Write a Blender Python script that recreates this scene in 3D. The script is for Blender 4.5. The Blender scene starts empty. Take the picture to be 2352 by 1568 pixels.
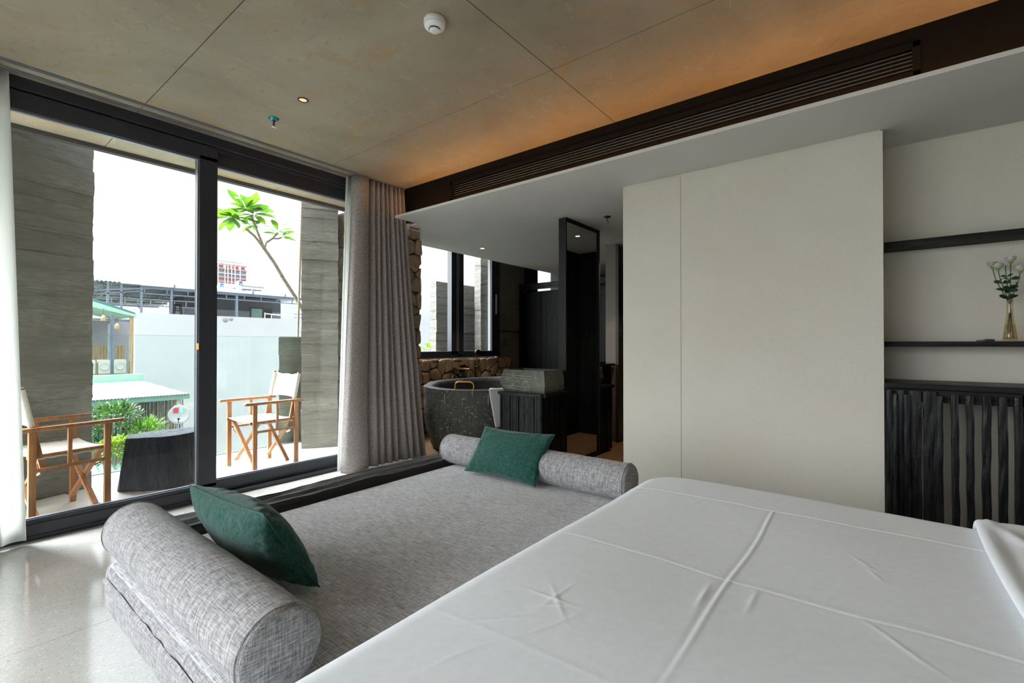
import bpy, bmesh, math, random
import numpy as np
from mathutils import Vector, Matrix, Euler, noise as mnoise

random.seed(7)
rng = np.random.default_rng(7)
SC = bpy.context.scene
COL = SC.collection
PI = math.pi

# ------------------------------------------------------------------ materials
def mat(name, col=(.5, .5, .5), rough=.6, metal=0., spec=.5, emit=None, estr=0., coat=0., trans=0.):
    m = bpy.data.materials.new(name); m.use_nodes = True
    b = m.node_tree.nodes['Principled BSDF']
    b.inputs['Base Color'].default_value = (*col, 1)
    b.inputs['Roughness'].default_value = rough
    b.inputs['Metallic'].default_value = metal
    b.inputs['Specular IOR Level'].default_value = spec
    if coat: b.inputs['Coat Weight'].default_value = coat
    if trans: b.inputs['Transmission Weight'].default_value = trans
    if emit:
        b.inputs['Emission Color'].default_value = (*emit, 1)
        b.inputs['Emission Strength'].default_value = estr
    return m

class NT:
    """small helper around a material's node tree"""
    def __init__(s, m):
        s.m = m; s.t = m.node_tree; s.b = s.t.nodes['Principled BSDF']
        s.tc = s.t.nodes.new('ShaderNodeTexCoord')
    def n(s, typ, **k):
        nd = s.t.nodes.new(typ)
        for a, v in k.items():
            if a.startswith('_'): setattr(nd, a[1:], v)
            else: nd.inputs[a.replace('__', ' ')].default_value = v
        return nd
    def l(s, a, b): s.t.links.new(a, b)
    def coords(s, scale=(1, 1, 1), rot=(0, 0, 0)):
        mp = s.n('ShaderNodeMapping'); mp.inputs['Scale'].default_value = scale
        mp.inputs['Rotation'].default_value = rot
        s.l(s.tc.outputs['Object'], mp.inputs['Vector']); return mp.outputs[0]
    def noise(s, scale, detail=3, rough=.55, vscale=(1, 1, 1), dist=0.):
        nd = s.n('ShaderNodeTexNoise', Scale=scale, Detail=detail, Roughness=rough, Distortion=dist)
        s.l(s.coords(vscale), nd.inputs['Vector']); return nd.outputs['Fac']
    def ramp(s, fac, stops):
        r = s.n('ShaderNodeValToRGB'); e = r.color_ramp.elements
        e[0].position, e[0].color = stops[0][0], (*stops[0][1], 1)
        e[1].position, e[1].color = stops[1][0], (*stops[1][1], 1)
        for p, c in stops[2:]:
            x = e.new(p); x.color = (*c, 1)
        s.l(fac, r.inputs[0]); return r.outputs[0]
    def mix(s, fac, a, b, mode='MIX'):
        x = s.n('ShaderNodeMix', _data_type='RGBA', _blend_type=mode)
        for sock, v in ((x.inputs[0], fac), (x.inputs[6], a), (x.inputs[7], b)):
            if isinstance(v, (int, float)): sock.default_value = v
            elif isinstance(v, tuple): sock.default_value = (*v, 1)
            else: s.l(v, sock)
        return x.outputs[2]
    def math(s, op, a, b=0.):
        x = s.n('ShaderNodeMath', _operation=op)
        for sock, v in ((x.inputs[0], a), (x.inputs[1], b)):
            if isinstance(v, (int, float)): sock.default_value = v
            else: s.l(v, sock)
        return x.outputs[0]
    def color(s, o): s.l(o, s.b.inputs['Base Color'])
    def rough(s, o): s.l(o, s.b.inputs['Roughness'])
    def bump(s, h, strength=.3, dist=.01):
        b = s.n('ShaderNodeBump', Strength=strength, Distance=dist)
        s.l(h, b.inputs['Height']); s.l(b.outputs[0], s.b.inputs['Normal'])

g = lambda v: (v, v, v)

def m_ceiling(k=.9):
    m = mat('cast_concrete', rough=.62); t = NT(m)
    a = t.ramp(t.noise(1.1, 5, .6, dist=.6), [(.34, (.225*k, .193*k, .145*k)), (.66, (.325*k, .275*k, .205*k))])
    st = t.ramp(t.noise(2.3, 7, .66, dist=1.4), [(.53, g(0)), (.66, g(1))])
    c = t.mix(t.math('MULTIPLY', st, .5), a, (.32*k, .205*k, .075*k))
    st2 = t.ramp(t.noise(5.5, 6, .68, (1, 2.2, 1), dist=2.5), [(.57, g(0)), (.69, g(1))])
    c = t.mix(t.math('MULTIPLY', st2, .42), c, (.135*k, .118*k, .09*k))
    st3 = t.ramp(t.noise(3.6, 8, .74, (1.6, .7, 1), dist=3), [(.58, g(0)), (.66, g(1))])
    c = t.mix(t.math('MULTIPLY', st3, .45), c, (.40*k, .375*k, .315*k))
    st4 = t.ramp(t.noise(9, 7, .75, (2.4, .8, 1), dist=1), [(.66, g(0)), (.70, g(1))])
    c = t.mix(t.math('MULTIPLY', st4, .5), c, (.11*k, .095*k, .07*k))
    sp = t.ramp(t.noise(42, 2, .5), [(.73, g(0)), (.76, g(1))])
    c = t.mix(t.math('MULTIPLY', sp, .5), c, (.14, .11, .08))
    t.color(c); t.bump(t.noise(14, 6, .6), .12, .004)
    return m

def m_board(base=(.30, .29, .25), dark=(.17, .165, .145), light=(.42, .41, .37)):
    """board-marked concrete: wood-grain streaks lying flat, board tone changing with height"""
    m = mat('board_marked_concrete', rough=.85); t = NT(m)
    gr = t.noise(7, 8, .68, (1, 1, 9), dist=1.2)
    c = t.ramp(gr, [(.30, dark), (.50, base), (.68, light)])
    patch = t.noise(1.7, 5, .65, (.8, .8, 1.6), dist=.8)
    c = t.mix(t.ramp(patch, [(.38, g(.62)), (.62, g(0))]), c, dark)
    c = t.mix(t.ramp(t.noise(2.9, 6, .7, (.7, .7, 2.5), dist=1.), [(.56, g(0)), (.72, g(.55))]), c, light)
    tone = t.noise(1.4, 2, .5, (.4, .4, 4.5))
    c = t.mix(t.ramp(tone, [(.35, g(.6)), (.65, g(0))]), c, tuple(x*.62 for x in base))
    moss = t.ramp(t.noise(2.2, 4, .6), [(.5, g(0)), (.75, g(.35))])
    c = t.mix(moss, c, (.15, .155, .12))
    t.color(c)
    w = t.noise(11, 6, .7, (1, 1, 14), dist=2.2)
    t.bump(w, .9, .012)
    return m

def m_stone(cols):
    m = mat('rubble_stone', rough=.85); t = NT(m)
    c = t.ramp(t.noise(5.5, 1, .4, dist=.5), [(.34, cols[0]), (.46, cols[1]), (.56, cols[2]), (.66, cols[3])])
    c = t.mix(t.ramp(t.noise(28, 5, .7), [(.35, g(0)), (.7, g(.55))]), c, (.16, .115, .07))
    t.color(c); t.bump(t.noise(30, 6, .7), .6, .01)
    return m

def m_terrazzo():
    m = mat('terrazzo', rough=.11, spec=.5); t = NT(m)
    base = t.ramp(t.noise(3, 3, .5), [(.3, (.415, .41, .385)), (.7, (.47, .46, .43))])
    v = t.n('ShaderNodeTexVoronoi', Scale=170); t.l(t.coords(), v.inputs['Vector'])
    sep = t.n('ShaderNodeSeparateColor'); t.l(v.outputs['Color'], sep.inputs[0])
    sp = t.ramp(sep.outputs[0], [(.0, g(1)), (.09, g(0))]); sp2 = t.ramp(sep.outputs[1], [(.0, g(1)), (.15, g(0))])
    c = t.mix(t.math('MULTIPLY', sp, .5), base, (.23, .21, .18))
    c = t.mix(t.math('MULTIPLY', sp2, .5), c, (.66, .66, .63))
    t.color(c)
    return m

def m_plaster():
    m = mat('speckled_plaster', rough=.8); t = NT(m)
    base = t.ramp(t.noise(1.3, 3, .5), [(.3, (.53, .50, .425)), (.7, (.57, .555, .49))])
    sp = t.ramp(t.noise(230, 2, .6), [(.60, g(0)), (.70, g(1))])
    c = t.mix(t.math('MULTIPLY', sp, .42), base, (.24, .19, .14))
    sp2 = t.ramp(t.noise(310, 2, .6), [(.45, g(0)), (.75, g(1))])
    c = t.mix(t.math('MULTIPLY', sp2, .22), c, (.74, .73, .68))
    sp3 = t.ramp(t.noise(75, 1, .5), [(.755, g(0)), (.785, g(1))])
    c = t.mix(t.math('MULTIPLY', sp3, .25), c, (.20, .15, .11))
    t.color(c); t.bump(t.noise(120, 2, .6), .08, .002)
    return m

def m_planks():
    m = mat('oak_floor', rough=.42); t = NT(m)
    br = t.n('ShaderNodeTexBrick', Scale=1., Mortar__Size=.0015, _offset=.37)
    br.inputs['Brick Width'].default_value = 1.5; br.inputs['Row Height'].default_value = .14
    br.inputs['Color1'].default_value = (.46, .27, .15, 1); br.inputs['Color2'].default_value = (.36, .21, .12, 1)
    br.inputs['Mortar'].default_value = (.05, .03, .02, 1)
    t.l(t.coords(rot=(0, 0, PI/2)), br.inputs['Vector'])
    gr = t.noise(6, 6, .6, (6, .6, 1))
    t.color(t.mix(t.ramp(gr, [(.35, g(.45)), (.65, g(0))]), br.outputs[0], (.24, .14, .075)))
    return m

def m_charred(rough=.30, col=(.006, .0058, .006), hi=(.016, .015, .016), stretch=(9, .8, 9), bd=.008, st=.7, spec=.2):
    m = mat('black_stained_timber', col=col, rough=rough, spec=spec); t = NT(m)
    n1 = t.noise(5, 7, .68, stretch, dist=.8)
    t.color(t.ramp(n1, [(.35, col), (.75, hi)]))
    t.rough(t.ramp(t.noise(9, 4, .6, stretch), [(.35, g(rough*.8)), (.7, g(min(1, rough*2)))]))
    t.bump(n1, st, bd)
    return m

def m_melange(v1, v2, light=(.50, .49, .485), mid=(.27, .265, .27), dark=(.085, .09, .105), warm=True, s1=1.):
    """cross-woven upholstery: two thread directions given as stretch vectors"""
    m = mat('melange_upholstery', rough=.95, spec=.2); t = NT(m)
    a = t.noise(165*s1, 3, .7, v1); b = t.noise(165*s1, 3, .7, v2)
    f = t.math('ADD', t.math('MULTIPLY', a, .56), t.math('MULTIPLY', b, .44))
    c = t.ramp(f, [(.36, dark), (.49, mid), (.62, light)])
    big = t.noise(3.5, 3, .6)
    c = t.mix(t.ramp(big, [(.35, g(.18)), (.65, g(0))]), c, (.16, .155, .16))
    t.color(c); t.bump(f, .5, .002)
    t.b.inputs['Sheen Weight'].default_value = .15
    return m

def m_fabric(name, c1, c2, scale=220, rough=.92, st=.35, sheen=.2, vs=(1, 1, .35)):
    m = mat(name, rough=rough, spec=.2); t = NT(m)
    a = t.noise(scale, 3, .7, vs); b = t.noise(scale*.5, 3, .6)
    f = t.math('ADD', t.math('MULTIPLY', a, .6), t.math('MULTIPLY', b, .4))
    t.color(t.ramp(f, [(.38, c1), (.62, c2)])); t.bump(f, st, .002)
    t.b.inputs['Sheen Weight'].default_value = sheen
    return m

def m_wood(c1, c2, rough=.45, vs=(12, 12, .9), name='teak'):
    m = mat(name, rough=rough); t = NT(m)
    n1 = t.noise(3.2, 5, .6, vs, dist=.8)
    t.color(t.ramp(n1, [(.3, c1), (.7, c2)])); t.bump(n1, .15, .003)
    return m

def m_granite(base, spot, scale=30, lo=.60, hi=.66, rough=.75, bst=.6, name='dark_granite'):
    m = mat(name, rough=rough); t = NT(m)
    c = t.ramp(t.noise(6, 6, .65), [(.3, tuple(x*.65 for x in base)), (.7, tuple(x*1.3 for x in base))])
    sp = t.ramp(t.noise(scale, 2, .55, (1, 1, 1.5)), [(lo, g(0)), (hi, g(1))])
    c = t.mix(t.math('MULTIPLY', sp, .75), c, spot)
    t.color(c); t.bump(t.noise(22, 5, .7), bst, .01)
    return m

def m_glass(tint=(.97, .985, .98), refl=1., name='window_glass', rough=0.):
    m = bpy.data.materials.new(name); m.use_nodes = True; t = m.node_tree; t.nodes.clear()
    o = t.nodes.new('ShaderNodeOutputMaterial'); mx = t.nodes.new('ShaderNodeMixShader')
    tr = t.nodes.new('ShaderNodeBsdfTransparent'); tr.inputs[0].default_value = (*tint, 1)
    gl = t.nodes.new('ShaderNodeBsdfGlossy'); gl.inputs['Roughness'].default_value = rough
    gl.inputs[0].default_value = (refl, refl, refl, 1)
    fr = t.nodes.new('ShaderNodeFresnel'); fr.inputs[0].default_value = 1.45
    ge = t.nodes.new('ShaderNodeNewGeometry'); mu = t.nodes.new('ShaderNodeMath'); mu.operation = 'MULTIPLY'
    iv = t.nodes.new('ShaderNodeMath'); iv.operation = 'SUBTRACT'; iv.inputs[0].default_value = 1.; t.links.new(ge.outputs['Backfacing'], iv.inputs[1])
    fr.inputs[0].default_value = 1.45; t.links.new(fr.outputs[0], mu.inputs[0]); t.links.new(iv.outputs[0], mu.inputs[1])
    t.links.new(mu.outputs[0], mx.inputs[0]); t.links.new(tr.outputs[0], mx.inputs[1])
    t.links.new(gl.outputs[0], mx.inputs[2]); t.links.new(mx.outputs[0], o.inputs[0])
    return m

def m_sheer():
    m = bpy.data.materials.new('sheer_voile'); m.use_nodes = True; t = m.node_tree; t.nodes.clear()
    o = t.nodes.new('ShaderNodeOutputMaterial')
    d = t.nodes.new('ShaderNodeBsdfDiffuse'); d.inputs[0].default_value = (.78, .79, .76, 1)
    tl = t.nodes.new('ShaderNodeBsdfTranslucent'); tl.inputs[0].default_value = (.80, .82, .80, 1)
    tr = t.nodes.new('ShaderNodeBsdfTransparent')
    a = t.nodes.new('ShaderNodeMixShader'); a.inputs[0].default_value = .5
    b = t.nodes.new('ShaderNodeMixShader'); b.inputs[0].default_value = .12
    t.links.new(d.outputs[0], a.inputs[1]); t.links.new(tl.outputs[0], a.inputs[2])
    t.links.new(a.outputs[0], b.inputs[1]); t.links.new(tr.outputs[0], b.inputs[2])
    t.links.new(b.outputs[0], o.inputs[0])
    return m

def m_leaf(c1, c2, name='leaf', tr=.45, scale=9):
    m = mat(name, rough=.45); t = NT(m)
    c = t.ramp(t.noise(scale, 2, .5), [(.35, c1), (.65, c2)])
    t.color(c)
    tl = t.n('ShaderNodeBsdfTranslucent'); t.l(c, tl.inputs[0])
    mx = t.n('ShaderNodeMixShader'); mx.inputs[0].default_value = tr
    o = t.t.nodes['Material Output']
    t.l(t.b.outputs[0], mx.inputs[1]); t.l(tl.outputs[0], mx.inputs[2]); t.l(mx.outputs[0], o.inputs[0])
    return m

def m_paint(name, col, rough=.7, var=.12, scale=2.5):
    m = mat(name, rough=rough); t = NT(m)
    t.color(t.ramp(t.noise(scale, 5, .6), [(.3, tuple(c*(1-var) for c in col)), (.7, tuple(min(1, c*(1+var)) for c in col))]))
    return m

M = dict(
    ceil=m_ceiling(), ceil_lit=m_ceiling(1.7), board=m_board(), board2=m_board((.20, .195, .175), (.11, .105, .095), (.32, .31, .28)),
    stone=m_stone([(.34, .27, .19), (.46, .33, .21), (.40, .25, .15), (.52, .44, .34)]),
    mortar=m_paint('mortar', (.05, .045, .04), .95), terrazzo=m_terrazzo(), plaster=m_plaster(), planks=m_planks(),
    gypsum=m_paint('soffit_paint', (.60, .59, .57), .75, .02), fascia=m_wood((.0035, .0029, .0027), (.006, .0048, .0043), .8, (.8, 9, 9), 'dark_fascia'),
    frame=m_paint('powder_coated_frame', (.027, .030, .040), .38, .05), frame2=mat('frame_edge_aluminium', (.22, .25, .30), .35, .3),
    black=m_charred(), blackv=m_charred(stretch=(9, 9, .8), rough=.24, spec=.22, bd=.005, col=(.0035, .0035, .004), hi=(.009, .009, .010)), blackm=m_charred(stretch=(9, 9, .8), rough=.35, spec=.12, col=(.003, .003, .003), hi=(.008, .008, .008)), blackx=m_charred(stretch=(.8, 9, 9), rough=.3),
    beam=m_charred(.36, (.012, .009, .008), (.06, .055, .055), (11, .9, 11), .02, 1., .6),
    sofa_top_lit=m_melange((.10, 2.2, 1), (2.0, .22, 1), (.78, .78, .79), (.47, .47, .48), (.17, .175, .19)), sofa_c=m_melange((1, .16, 1.8), (1, 1.8, .16)), sofa_x=m_melange((2.0, .16, .16), (.16, 1.8, 1.8)),
    green=m_fabric('green_cushion_cloth', (.006, .038, .030), (.026, .105, .082), 190),
    curtain=m_fabric('grey_curtain_cloth', (.20, .18, .17), (.46, .42, .40), 210, vs=(1, 1, .25)), sheer=m_sheer(),
    linen=m_fabric('white_bed_linen', (.80, .84, .875), (.84, .88, .915), 60, .85, .05, .1),
    towel=m_fabric('towel_cotton', (.62, .62, .64), (.74, .74, .76), 300, .95, .5),
    glass=m_glass(), railglass=m_glass((.955, .992, .985), .8, 'balustrade_glass'),
    mirror=mat('mirror_silver', (.60, .62, .58), .015, 1.), 
    tub=m_granite((.065, .066, .060), (.34, .34, .30), 34, .615, .66), tubin=m_granite((.028, .029, .032), (.08, .08, .085), 90, .6, .7, .5, .2, 'honed_granite'),
    basin=m_granite((.105, .110, .085), (.22, .23, .19), 20, .56, .7, .85, 1., 'split_greenstone'), basin2=m_granite((.09, .072, .052), (.18, .13, .09), 40, .55, .7, .85, .8, 'brown_stone'),
    groove=m_paint('chisel_mark', (.30, .31, .25), .9), brass=mat('aged_brass', (.42, .25, .075), .3, 1.), bronze=mat('dark_bronze', (.12, .075, .045), .3, 1.),
    teak=m_wood((.27, .105, .035), (.44, .20, .075), .42), canvas=m_fabric('canvas', (.58, .55, .49), (.67, .64, .58), 300, .9, .2, vs=(1, 1, 1)),
    white=m_paint('white_plastic', (.66, .67, .67), .4, .02), dark=mat('black_void', (.006, .006, .007), .5), steel=mat('polished_steel', (.7, .7, .72), .18, 1.),
    teal=mat('blue_metal_cup', (.02, .30, .42), .2, .8), red=mat('red_bulb', (.35, .02, .01), .1),
    stump=m_charred(.30, (.010, .013, .022), (.032, .038, .052), (5, 5, 1), .02, .8),
    bark=m_wood((.16, .13, .10), (.34, .29, .23), .85, (3, 3, 9), 'bark'), rope=m_wood((.28, .23, .16), (.42, .35, .25), .9, (30, 30, 60), 'rope_fibre'),
    leaf=m_leaf((.05, .15, .010), (.13, .27, .02)), shrub=m_leaf((.015, .06, .006), (.07, .17, .018), 'shrub_leaf', .35, 3),
    lime=m_leaf((.14, .24, .012), (.26, .35, .02), 'lime_leaf', .4, 3), sprig=m_leaf((.012, .04, .012), (.03, .08, .025), 'eustoma_leaf', .15),
    petal=m_leaf((.52, .50, .42), (.62, .60, .53), 'petal', .3), calyx=mat('calyx', (.16, .26, .03), .6),
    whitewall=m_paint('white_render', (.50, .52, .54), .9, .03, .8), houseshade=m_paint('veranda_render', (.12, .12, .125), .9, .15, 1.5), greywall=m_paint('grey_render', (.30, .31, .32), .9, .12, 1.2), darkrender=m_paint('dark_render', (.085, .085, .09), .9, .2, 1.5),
    steelblue=m_paint('painted_steel', (.13, .16, .20), .6, .1), whitesteel=m_paint('white_gutter', (.62, .67, .72), .5, .04), zinc=m_paint('zinc_sheet', (.16, .18, .21), .5, .2),
    mint=m_paint('mint_sheet', (.16, .30, .25), .6, .1), mintpale=m_paint('pale_mint', (.30, .47, .38), .7, .06), tile=m_paint('pale_roof_sheet', (.36, .43, .415), .7, .1, 1.),
    tealroof=m_paint('teal_sheet', (.06, .17, .19), .5, .1), bamboo=m_wood((.13, .12, .09), (.40, .39, .35), .7, (4, 4, 1), 'bamboo'), bambootan=m_wood((.22, .16, .09), (.40, .31, .19), .8, (6, 6, .6), 'old_bamboo'),
    ac=m_paint('ac_casing', (.40, .39, .35), .6, .05), lav=m_paint('lavender_render', (.27, .275, .31), .8, .05), towerw=m_paint('tower_white', (.60, .60, .64), .8, .04), towerr=m_paint('tower_red', (.62, .24, .24), .8, .05),
    towerg=m_paint('tower_window', (.22, .26, .31), .3, .1), cyan=m_paint('cyan_glass', (.07, .26, .28), .4, .05), blue=m_paint('blue_panel', (.02, .08, .42), .5, .03),
    logo=m_paint('red_print', (.50, .06, .09), .6, .02), logoc=m_paint('cyan_print', (.35, .68, .68), .6, .02), dish=m_paint('dish_enamel', (.38, .40, .41), .5, .03), soil=m_paint('ground', (.10, .11, .08), .95, .3),
    whitemark=m_paint('white_print', (.75, .77, .8), .6, .01), doorbrown=m_paint('brown_door', (.050, .041, .037), .5, .1), pale=m_paint('pale_render', (.20, .178, .155), .85, .05),
    amber=m_glass((.78, .55, .25), .9, 'amber_glass'), clear=m_glass((.93, .885, .80), 1., 'clear_glass'), plastic=mat('black_plastic', (.012, .012, .014), .35),
    beadgrey=m_paint('bead_grey', (.16, .18, .19), .5, .05), greyp=mat('grey_plastic', (.10, .10, .11), .4), mframe=mat('black_mirror_frame', (.007, .007, .0075), .5, spec=.25), copper=mat('copper_tray', (.45, .20, .09), .35, .9), concrete=m_paint('balcony_concrete', (.56, .53, .47), .30, .06, 2.),
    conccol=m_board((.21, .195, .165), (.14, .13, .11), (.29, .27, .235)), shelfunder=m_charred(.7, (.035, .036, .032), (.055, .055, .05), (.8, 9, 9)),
    led=mat('warm_led', (0, 0, 0), .5, emit=(1., .46, .13), estr=26), lamp=mat('warm_lamp', (0, 0, 0), .5, emit=(1., .72, .40), estr=6),
    bulb=mat('lit_bulb', (0, 0, 0), .5, emit=(1., .55, .25), estr=.75),
    orange=mat('small_orange_lamp', (0, 0, 0), .5, emit=(1., .35, .06), estr=1.0),
)

# ------------------------------------------------------------------ mesh helpers
class MB:
    """collects shapes and links them as ONE mesh object"""
    def __init__(s): s.v = []; s.f = []; s.mi = []; s.sm = []
    def add(s, vs, fs, mi=0, smooth=False):
        o = len(s.v); s.v += [tuple(p) for p in vs]
        for f in fs: s.f.append(tuple(i+o for i in f)); s.mi.append(mi); s.sm.append(smooth)
        return s
    def box(s, x0, x1, y0, y1, z0, z1, mi=0, mtx=None):
        vs = [Vector((x, y, z)) for x in (x0, x1) for y in (y0, y1) for z in (z0, z1)]
        if mtx is not None: vs = [mtx @ p for p in vs]
        return s.add(vs, [(0, 1, 3, 2), (4, 6, 7, 5), (0, 4, 5, 1), (2, 3, 7, 6), (0, 2, 6, 4), (1, 5, 7, 3)], mi)
    def cbox(s, x0, x1, y0, y1, z0, z1, c=.004, mi=0, mtx=None):
        """box with chamfered edges"""
        bm = bmesh.new(); bmesh.ops.create_cube(bm, size=1)
        for v in bm.verts:
            v.co = Vector(((x0+x1)/2+v.co.x*(x1-x0), (y0+y1)/2+v.co.y*(y1-y0), (z0+z1)/2+v.co.z*(z1-z0)))
        c = min(c, abs(x1-x0)*.45, abs(y1-y0)*.45, abs(z1-z0)*.45)
        bmesh.ops.bevel(bm, geom=bm.edges[:], offset=c, segments=2, profile=.6, affect='EDGES')
        if mtx is not None: bm.transform(mtx)
        return s.bm(bm, mi)
    def bm(s, bm, mi=0, smooth=False):
        bm.verts.index_update()
        s.add([v.co[:] for v in bm.verts], [[v.index for v in f.verts] for f in bm.faces], mi, smooth); bm.free(); return s
    def bar(s, p, q, w, h, mi=0, up=(0, 0, 1), c=0.):
        """rectangular bar from p to q, w across, h along 'up'"""
        p, q = Vector(p), Vector(q); d = q-p; L = d.length; z = d.normalized(); u = Vector(up)
        if abs(z.dot(u)) > .98: u = Vector((0, 1, 0))
        x = z.cross(u).normalized(); y = x.cross(z).normalized()
        mt = Matrix((x, y, z)).transposed().to_4x4(); mt.translation = p
        if c: return s.cbox(-w/2, w/2, -h/2, h/2, 0, L, c, mi, mt)
        return s.box(-w/2, w/2, -h/2, h/2, 0, L, mi, mt)
    def tube(s, pts, rad, n=12, mi=0, cap=True, close=False):
        pts = [Vector(p) for p in pts]; m = len(pts)
        if not hasattr(rad, '__len__'): rad = [rad]*m
        vs = []; pu = None
        for i, p in enumerate(pts):
            a = pts[(i-1) % m] if (i or close) else p; b = pts[(i+1) % m] if (i < m-1 or close) else p
            d = (b-a).normalized()
            if pu is None:
                u = Vector((0, 0, 1)) if abs(d.z) < .9 else Vector((1, 0, 0))
            else: u = pu
            x = d.cross(u).normalized(); u = x.cross(d).normalized(); pu = u
            for k in range(n):
                t = 2*PI*k/n; vs.append(p + (x*math.cos(t)+u*math.sin(t))*rad[i])
        fs = []
        for i in range(m if close else m-1):
            j = (i+1) % m
            for k in range(n): fs.append((i*n+k, i*n+(k+1) % n, j*n+(k+1) % n, j*n+k))
        s.add(vs, fs, mi, True)
        if cap and not close:
            s.add([vs[k] for k in range(n)], [tuple(range(n))[::-1]], mi)
            s.add([vs[(m-1)*n+k] for k in range(n)], [tuple(range(n))], mi)
        return s
    def cyl(s, p, q, r, n=20, mi=0, r2=None): return s.tube([p, q], [r, r if r2 is None else r2], n, mi)
    def lathe(s, prof, n=28, mi=0, c=(0, 0, 0), mtx=None, smooth=True):
        vs = []
        for r, z in prof:
            for k in range(n):
                t = 2*PI*k/n; p = Vector((c[0]+r*math.cos(t), c[1]+r*math.sin(t), c[2]+z)); vs.append(mtx @ p if mtx is not None else p)
        fs = [(i*n+k, i*n+(k+1) % n, (i+1)*n+(k+1) % n, (i+1)*n+k) for i in range(len(prof)-1) for k in range(n)]
        s.add(vs, fs, mi, smooth)
        return s
    def prism(s, poly, h0, h1, axis='Z', mi=0):
        """poly: 2D points; extruded between h0 and h1 along axis"""
        f = {'Z': lambda a, b, h: (a, b, h), 'X': lambda a, b, h: (h, a, b), 'Y': lambda a, b, h: (a, h, b)}[axis]
        n = len(poly); vs = [f(a, b, h0) for a, b in poly]+[f(a, b, h1) for a, b in poly]
        fs = [tuple(range(n)), tuple(range(n, 2*n))[::-1]]+[(i, (i+1) % n, n+(i+1) % n, n+i) for i in range(n)]
        return s.add(vs, fs, mi)
    def grid(s, P, mi=0, smooth=True, loop=False):
        """P[i][j] points"""
        r, c = len(P), len(P[0]); vs = [p for row in P for p in row]
        fs = [(i*c+j, i*c+(j+1) % c, (i+1)*c+(j+1) % c, (i+1)*c+j) for i in range(r-1) for j in range(c if loop else c-1)]
        return s.add(vs, fs, mi, smooth)
    def build(s, name, m, parent=None, loc=(0, 0, 0), bevel=0.):
        me = bpy.data.meshes.new(name); me.from_pydata(s.v, [], s.f)
        for x in (m if isinstance(m, (list, tuple)) else [m]): me.materials.append(M[x] if isinstance(x, str) else x)
        me.polygons.foreach_set('material_index', s.mi); me.polygons.foreach_set('use_smooth', s.sm)
        me.update()
        bm = bmesh.new(); bm.from_mesh(me); bmesh.ops.recalc_face_normals(bm, faces=bm.faces); bm.to_mesh(me); bm.free()
        o = bpy.data.objects.new(name, me); COL.objects.link(o); o.location = loc
        if parent: o.parent = parent
        if bevel:
            md = o.modifiers.new('bevel', 'BEVEL'); md.width = bevel; md.segments = 2; md.limit_method = 'ANGLE'
        return o

def tag(o, label=None, cat=None, group=None, kind=None):
    for k, v in (('label', label), ('category', cat), ('group', group), ('kind', kind)):
        if v: o[k] = v
    return o
def thing(name, label, cat, loc=(0, 0, 0), rz=0., group=None):
    o = bpy.data.objects.new(name, None); COL.objects.link(o); o.location = loc; o.rotation_euler = (0, 0, rz)
    o.empty_display_size = .1
    return tag(o, label, cat, group)
def struct(mb, name, m, label=None, **k):
    return tag(mb.build(name, m, **k), label, None, None, 'structure')
def copy_tree(o, parent=None):
    c = o.copy(); COL.objects.link(c)
    if parent: c.parent = parent
    for ch in list(o.children): copy_tree(ch, c)
    return c

def np_object(name, V, F, m, parent=None, loc=(0, 0, 0), smooth=True):
    me = bpy.data.meshes.new(name); me.from_pydata(V.tolist() if hasattr(V, 'tolist') else V, [], F.tolist() if hasattr(F, 'tolist') else F)
    for x in (m if isinstance(m, (list, tuple)) else [m]): me.materials.append(M[x] if isinstance(x, str) else x)
    if smooth: me.polygons.foreach_set('use_smooth', [True]*len(me.polygons))
    bm = bmesh.new(); bm.from_mesh(me); bmesh.ops.recalc_face_normals(bm, faces=bm.faces); bm.to_mesh(me); bm.free()
    me.update()
    o = bpy.data.objects.new(name, me); COL.objects.link(o); o.location = loc
    if parent: o.parent = parent
    return o

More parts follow.
